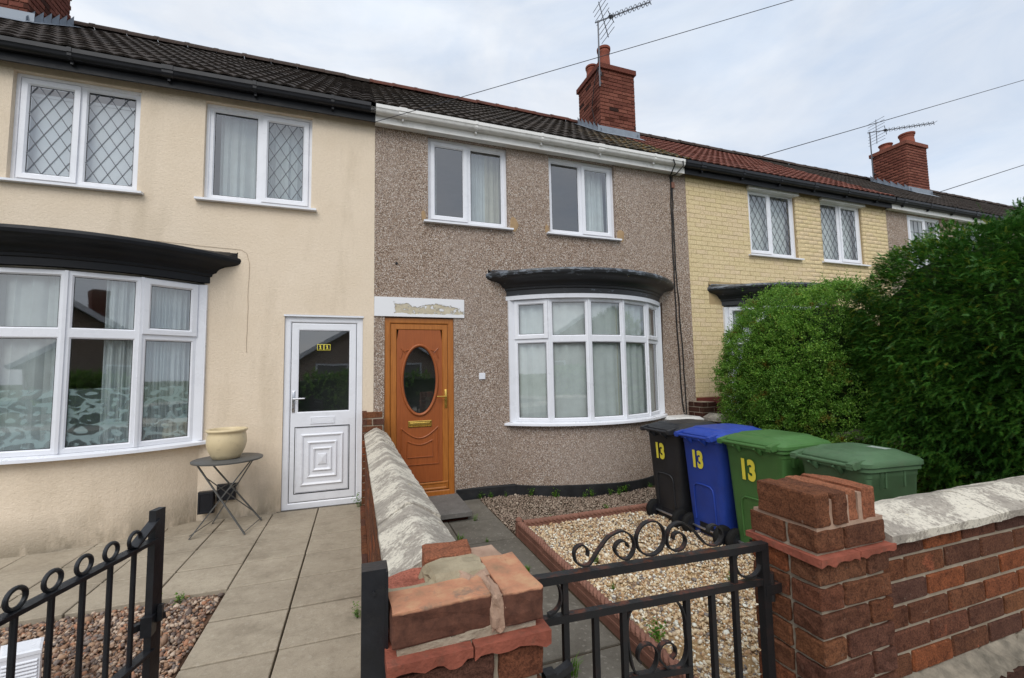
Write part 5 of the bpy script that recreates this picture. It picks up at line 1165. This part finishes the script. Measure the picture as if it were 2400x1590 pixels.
def sag(a, b, s, n=24): a, b = Vector(a), Vector(b); return [a.lerp(b, k/n)-Vector((0, 0, s*4*(k/n)*(1-k/n))) for k in range(n+1)]
WIRE = simple('overhead_wire', S(58, 58, 64), .6, .3, .1, 4)
B1 = Vector((4.544, -2.0, 5.855)); A1_ = Vector((-.006, -.115, 4.575)); cable('overhead_wire', 'overhead wire from the white eaves up to the top right', sag(A1_, A1_+(B1-A1_)*2.6, .05), .0042, WIRE, 5, 'wire')
A2_, B2_ = Vector((11.2, 4.6, 8.0)), Vector((29.2, 4.8, 14.4)); A2_ = Vector((10.4, 3.6, 7.45)); B2_ = Vector((25.95, 3.6, 13.26)); cable('overhead_wire', 'overhead wire rising behind the red tiled roof', sag(A2_-(B2_-A2_)*.06, A2_+(B2_-A2_)*1.5, .0), .012, WIRE, 5, 'wire')
A3_, B3_ = Vector((19.29, 3.6, 7.6)), Vector((25.2, 3.6, 9.48)); cable('overhead_wire', 'overhead wire to the right of the distant chimney', sag(A3_-(B3_-A3_)*.1, A3_+(B3_-A3_)*2.5, .0), .014, WIRE, 5, 'wire')
# ------------------------------------------------------------ hedges
def blob(n, c, r, e, wob=.06, seed=0, zmin=None, front=True):
    rg = np.random.default_rng(seed); c = np.array(c); r = np.array(r)
    d = rg.normal(size=(n*2, 3)); d /= np.linalg.norm(d, axis=1)[:, None]
    s = (np.abs(d/r)**e).sum(1)**(-1/e); P0 = d*s[:, None]
    w = np.sin(P0@np.array([5.1, 3.7, 2.9])+seed)+np.sin(P0@np.array([-3.1, 6.3, 4.1])+2*seed)+.7*np.sin(P0@np.array([9.3, -8.1, 10.2]))+.5*np.sin(P0@np.array([17., 15., -19.]))
    s = s*(1+wob*w/2); P = d*s[:, None]
    nn = np.sign(P)*np.abs(P/r)**(e-1)/r; nn /= np.linalg.norm(nn, axis=1)[:, None]; P = P+c
    keep = np.ones(len(P), bool)
    if zmin is not None: keep &= P[:, 2] > zmin
    if front:
        v = np.array(CAM)-P; v /= np.linalg.norm(v, axis=1)[:, None]; keep &= ((nn*v).sum(1) > -.35) | (rg.random(len(P)) < .15)
    return P[keep][:n], nn[keep][:n], rg
def unit(v): return v/np.maximum(1e-9, np.linalg.norm(v, axis=-1, keepdims=True))
def privet_leaves(P, N, rg, k=14, tw=.075, ll=.023, lw=.012, upb=.5):
    n = len(P); D = unit(N*.8+np.array([0, 0, upb])+rg.normal(0, .45, (n, 3))); depth = rg.exponential(.035, n)[:, None]; B = P-N*depth
    t = rg.uniform(0, 1, (n, k))*tw*rg.uniform(.5, 1.6, (n, 1)); base = B[:, None]+D[:, None]*t[..., None]+rg.normal(0, .012, (n, k, 3))
    a = unit(D[:, None]*.5+rg.normal(0, .6, (n, k, 3))); b = unit(np.cross(a, rg.normal(size=(n, k, 3)))); nr = np.cross(a, b)
    L = ll*rg.uniform(.7, 1.3, (n, k, 1)); Wd = lw*rg.uniform(.7, 1.2, (n, k, 1))
    V = np.stack([base, base+a*L*.5+b*Wd*.5+nr*Wd*.15, base+a*L, base+a*L*.5-b*Wd*.5+nr*Wd*.15], 2).reshape(-1, 3)
    m = n*k; F = np.array([[0, 1, 2], [0, 2, 3]])[None]+(np.arange(m)*4)[:, None, None]; return V, F.reshape(-1, 3)
def yew_sprays(P, N, rg, k=13, ln=(.05, .11), nl=.021, nw=.0055, out=.7, dz=-.12):
    n = len(P); D = unit(N*out+np.array([0, 0, dz])+rg.normal(0, .38, (n, 3))); B = P-N*rg.exponential(.04, n)[:, None]
    side = unit(np.cross(D, np.array([0, 0, 1.])+rg.normal(0, .35, (n, 3)))); L = rg.uniform(*ln, n)
    i = np.arange(k); t = (i+.5)/k; sg = np.where(i % 2, 1., -1.)
    base = B[:, None]+D[:, None]*(t[None]*L[:, None])[..., None]
    droop = np.array([0, 0, -1.])*(t**2*.25)[None, :, None]*L[:, None, None]; base = base+droop
    tap = (1-.55*t)[None, :, None]
    nd = unit(side[:, None]*sg[None, :, None]+D[:, None]*.75); tip = base+nd*nl*tap*rg.uniform(.8, 1.2, (n, k, 1))
    V = np.stack([base-D[:, None]*nw*.6, base+D[:, None]*nw*.6, tip], 2).reshape(-1, 3); m = n*k
    return V, np.arange(m*3).reshape(-1, 3)
def cluster(P, N, rg, k, spread, lift):
    n = len(P); u = unit(np.cross(N, np.array([0, 0, 1.])+rg.normal(0, .05, (n, 3)))); off = rg.uniform(lift[0], lift[1], n)
    Q = P[:, None]+N[:, None]*(off[:, None, None]+rg.normal(0, .012, (n, k, 1)))+u[:, None]*rg.normal(0, spread, (n, k, 1))+np.array([0, 0, 1.])*rg.normal(0, spread*.30, (n, k, 1))
    M_ = unit(N[:, None]+u[:, None]*rg.normal(0, .5, (n, k, 1))); return Q.reshape(-1, 3), M_.reshape(-1, 3)
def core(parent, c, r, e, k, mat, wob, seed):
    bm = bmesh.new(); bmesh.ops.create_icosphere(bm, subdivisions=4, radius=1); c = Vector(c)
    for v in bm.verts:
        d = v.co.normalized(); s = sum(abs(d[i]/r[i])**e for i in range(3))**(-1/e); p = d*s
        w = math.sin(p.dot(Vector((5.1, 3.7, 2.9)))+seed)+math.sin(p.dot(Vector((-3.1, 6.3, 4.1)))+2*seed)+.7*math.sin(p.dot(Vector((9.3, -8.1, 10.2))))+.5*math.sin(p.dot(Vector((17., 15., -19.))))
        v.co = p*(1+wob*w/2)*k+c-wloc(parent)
    me = bpy.data.meshes.new('foliage_core'); bm.to_mesh(me); bm.free(); return link('foliage_core', me, mat, parent)  # added solid dark hull, closes the view through the leaves
pc, pr, pe = (5.22, -1.62, 1.20), (.84, 1.10, 1.24), 2.5
PRV = thing('privet_bush', (5.22, -1.62, ZP), 'rounded bright green privet bush behind the bins', 'bush')
P, N, rg = blob(3000, pc, pr, pe, .07, 3, .25); P, N = cluster(P, N, rg, 4, .04, (-.08, .05)); V, F = privet_leaves(P, N, rg); np_mesh('foliage', V-np.array(wloc(PRV)), F, LEAFP, PRV)
P, N, rg = blob(260, pc, pr, pe, .07, 3, 1.7); V, F = privet_leaves(P+N*.05, N, rg, 16, .16, .021, .011, 1.1); np_mesh('upright_shoots', V-np.array(wloc(PRV)), F, WEED, PRV)
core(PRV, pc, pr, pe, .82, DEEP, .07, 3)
yc, yr, ye = (5.25, -3.52, 1.34), (.94, 1.17, 1.36), 2.6
YEW = thing('yew_bush', (5.25, -3.5, ZP), 'large dark yew bush at the right edge behind the front wall', 'bush')
P, N, rg = blob(6400, yc, yr, ye, .07, 5, .2); P, N = cluster(P, N, rg, 8, .045, (-.07, .06)); V, F = yew_sprays(P, N, rg, 13, (.045, .09), .021, .0075, out=.9, dz=-.05); np_mesh('foliage', V-np.array(wloc(YEW)), F, LEAFY, YEW)
P, N, rg = blob(7000, yc, yr, ye, .07, 5, .5); k = rg.random(len(P)) < np.clip((P[:, 2]-.9)/1.4, .12, 1)*np.clip((P[:, 1]+4.2)/1.4, .25, 1); V, F = yew_sprays(P[k]+N[k]*.02, N[k], rg, 11, (.04, .09)); np_mesh('new_growth', V-np.array(wloc(YEW)), F, YEWTIP, YEW)
P, N, rg = blob(120, yc, yr, ye, .07, 5, 2.45); V, F = yew_sprays(P, unit(N+np.array([0, 0, 1.2])), rg, 17, (.16, .34), .024, .006, .9, .2); np_mesh('top_shoots', V-np.array(wloc(YEW)), F, LEAFY, YEW)
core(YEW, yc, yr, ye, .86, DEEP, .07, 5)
def limbs(parent, base, n, h, spread, seed):
    rr = random.Random(seed)
    for k in range(n):
        a = rr.uniform(0, 2*PI); p = Vector(base)+Vector((rr.uniform(-.15, .15), rr.uniform(-.25, .25), 0)); pts = [p]
        for j in range(1, 6): pts.append(p+Vector((math.cos(a)*spread*j/5*rr.uniform(.7, 1.2), math.sin(a)*spread*j/5*rr.uniform(.7, 1.2), h*j/5)))
        m = MB(); m.tube(pts, [.035*(1-.15*j) for j in range(6)], 7); m.build('stem', BARK, parent, smooth=True)
limbs(PRV, (5.2, -1.6, ZP), 7, 1.2, .7, 2); limbs(YEW, (5.25, -3.5, ZP), 6, 1.4, .7, 4)
# dry brown twigs showing through the privet
P, N, rg = blob(900, pc, pr, pe, .07, 3, .3); m = MB()
for p, nn in zip(P[:90], N[:90]):
    a = Vector(p)-Vector(nn)*.10; b = a+(Vector(nn)*.10+Vector((rg.normal(0, .05), rg.normal(0, .05), .07))); m.tube([a, a.lerp(b, .5)+Vector((rg.normal(0, .01), rg.normal(0, .01), 0)), b], [.004, .003, .0015], 4)
m.build('dry_twigs', BARK, PRV)['kind'] = 'stuff'
# ------------------------------------------------------------ weeds
def weed(x, y, z, s, lab, n=16, tall=1., mat=None, seed=0):
    rg = np.random.default_rng(seed+int(abs(x)*1000)); m = MB()
    for k in range(n):
        a = rg.uniform(0, 2*PI); r = rg.uniform(.1, 1)*s*.5; h = rg.uniform(.25, 1)*s*tall; base = Vector((x+math.cos(a)*r*.25, y+math.sin(a)*r*.25, z)); tip = Vector((x+math.cos(a)*r, y+math.sin(a)*r, z+h))
        d = (tip-base).normalized(); sd = d.cross(Vector((rg.normal(), rg.normal(), rg.normal()))).normalized()
        m.add([base-sd*.0015, base+sd*.0015, tip], [(0, 1, 2)])
        for j in range(4):
            c = base.lerp(tip, .45+.18*j); u = Vector((rg.normal(), rg.normal(), rg.normal()*.4)).normalized(); v = u.cross(Vector((0, 0, 1))).normalized(); l = s*.17*rg.uniform(.7, 1.3)
            m.add([c, c+u*l*.5+v*l*.32, c+u*l, c+u*l*.5-v*l*.32], [(0, 1, 2, 3)])
    return tag(m.build('weed', mat or WEED, None, loc=(x, y, z)), lab, 'weed', 'weeds in the garden')
def tuft(x, y, z, s, lab, n=22, seed=0):
    rg = np.random.default_rng(seed+int(abs(x)*1000)); m = MB()
    for k in range(n):
        a = rg.uniform(0, 2*PI); b = Vector((x+rg.normal(0, s*.12), y+rg.normal(0, s*.12), z)); mid = b+Vector((math.cos(a)*s*.2, math.sin(a)*s*.2, s*.6)); tp = b+Vector((math.cos(a)*s*rg.uniform(.3, .8), math.sin(a)*s*.6, s*rg.uniform(.4, 1))); w = Vector((-math.sin(a), math.cos(a), 0))*.0025
        m.add([b-w, b+w, mid+w*.8, mid-w*.8, tp], [(0, 1, 2, 3), (3, 2, 4)])
    return tag(m.build('grass_tuft', WEED, None, loc=(x, y, z)), lab, 'grass tuft', 'weeds in the garden')
ORD = ['leftmost', 'second', 'third', 'fourth', 'fifth', 'sixth', 'seventh', 'eighth', 'ninth', 'tenth', 'rightmost']
for i, (x, s) in enumerate(((1.30, .10), (1.42, .09), (1.62, .07), (1.92, .12), (2.18, .12), (2.52, .10), (2.62, .10), (2.86, .10), (2.97, .11), (3.12, .13), (3.55, .08))):
    yb = BC-math.sqrt(BR**2-(x-2.945)**2) if abs(x-2.945) < 1.19 else 0
    weed(x, yb-.05-.02*(i % 3), ZP, s, ORD[i]+(' of the' if i in (0, 10) else ' from the left of the')+' small green weeds along the black plinth', seed=i)
weed(1.36, -1.30, ZP, .10, 'green weed beside the terracotta corner finial', seed=21); weed(2.5, -1.05, ZP, .09, 'weed in the fine shingle in front of the bow window', seed=22); weed(1.75, -1.18, ZP, .08, 'yellowish weed low in the fine shingle near the rope edging', seed=23)
weed(1.02, -.83, ZP, .07, 'weed at the corner of the doorstep', seed=24)
tuft(.74, -1.35, ZP, .09, 'moss and grass in the joint of the grey path below the step'); tuft(.73, -1.62, ZP, .06, 'grass tuft in the path joint nearest the coping', seed=2); weed(.97, -1.45, ZP, .05, 'tiny weed on a cross joint of the grey path', seed=25)
weed(1.27, -2.42, ZP, .09, 'weed between path and rope edging halfway along', seed=26); tuft(1.10, -2.15, ZP, .06, 'grass tuft on the path edge beside the rope edging', seed=3)
tuft(.62, -3.42, ZP, .11, 'bright grass tuft in the path seen below the gate rail, left', 40, seed=4); tuft(.50, -3.36, ZP, .10, 'bright grass tuft in the path close to the centre pier', 40, seed=5); tuft(.88, -3.34, ZP, .10, 'bright grass tuft in the path seen between two gate bars', 30, seed=6)
weed(1.42, -3.33, -.04, .13, 'leafy weed in the golden gravel seen through the gate', 20, .8, seed=27); weed(1.60, -2.35, -.04, .10, 'weed in the golden gravel behind the left gate scroll', seed=28); weed(1.50, -2.75, -.04, .05, 'tiny weed in the golden gravel below the gate ring', seed=29); weed(2.35, -2.95, -.04, .06, 'small weed in the golden gravel near the right pier', seed=30)
weed(-.15, -.16, 0, .17, 'grey-green weed at the right foot of the white door', 14, 1.3, seed=31)
weed(-1.30, -1.87, -.03, .10, 'dark weed at the back edge of the brown gravel', 14, .9, seed=32); weed(-1.42, -1.90, -.03, .08, 'pale weed at the back edge of the brown gravel, left of the dark one', seed=33); weed(-.17, -2.55, 0, .09, 'weed beside the buff slabs close to the flat gate post', seed=34)

# ------------------------------------------------------------ across the street (seen mirrored in the glass)
def bungalow(x, w, lab, wm, rm, yb=-19, d=7):
    T = thing('bungalow', (x, yb, -.1), lab, 'house'); m = MB(); wz = 2.25; rzz = 4.5
    m.add([(x-w, yb, -.2), (x+w, yb, -.2), (x+w, yb, wz), (x, yb, rzz-.1), (x-w, yb, wz)], [(0, 1, 2, 3, 4)]); m.add([(x-w, yb, -.2), (x-w, yb-d, -.2), (x-w, yb-d, wz), (x-w, yb, wz)], [(0, 1, 2, 3)]); m.add([(x+w, yb, -.2), (x+w, yb-d, -.2), (x+w, yb-d, wz), (x+w, yb, wz)], [(0, 1, 2, 3)]); m.build('wall', wm, T)
    r = MB()
    for sg in (-1, 1): r.loft([[(x+sg*(w+.35), y, wz-.28), (x, y, rzz), (x, y, rzz+.12), (x+sg*(w+.4), y, wz-.18)] for y in (yb+.3, yb-d)], True, True)
    r.build('roof', rm, T); b = MB()
    for sg in (-1, 1): b.bar((x+sg*(w+.35), yb+.33, wz-.22), (x, yb+.33, rzz+.02), .03, .2)
    b.build('barge_board', UPVC, T)
    for sx in (-.5, .5):
        f = MB(); f.rect(FR((x+sx*w, yb+.02, 0), (1, 0, 0), (0, 1, 0)), -.8, .8, .8, 2.1, [(0, 0), (0, .05), (.08, .05), (.08, 0)], cap=False); f.build('window_frame', UPVC, T); g = MB(); g.box(x+sx*w-.72, x+sx*w+.72, yb+.01, yb+.03, .88, 2.02); g.build('pane', ROOMD, T)
    c = MB(); c.box(x+w*.3, x+w*.3+.6, yb-3.3, yb-2.6, 3, 5.6); c.build('chimney', CHIM, T)
    return T
bungalow(-9.5, 3.6, 'grey bungalow across the street mirrored in the left bay window', PEB, TILED); bungalow(0.5, 3.8, 'pale bungalow across the street mirrored in the bow window', PEB, TILED); bungalow(10.5, 3.6, 'rendered bungalow across the street mirrored at the right of the bow window', CREAM, TILED)
T = thing('hedge', (0, -15.6, -.1), 'low hedge across the street mirrored in the door glass', 'hedge'); P, N, rg = blob(2500, (0, -15.7, .6), (16, .5, .75), 4, .03, 9, None, False); V, F = privet_leaves(P, N, rg, 10, .3, .14, .08); np_mesh('foliage', V-np.array(wloc(T)), F, LEAFP, T); core(T, (0, -15.7, .6), (16, .5, .75), 4, .95, DEEP, .03, 9)
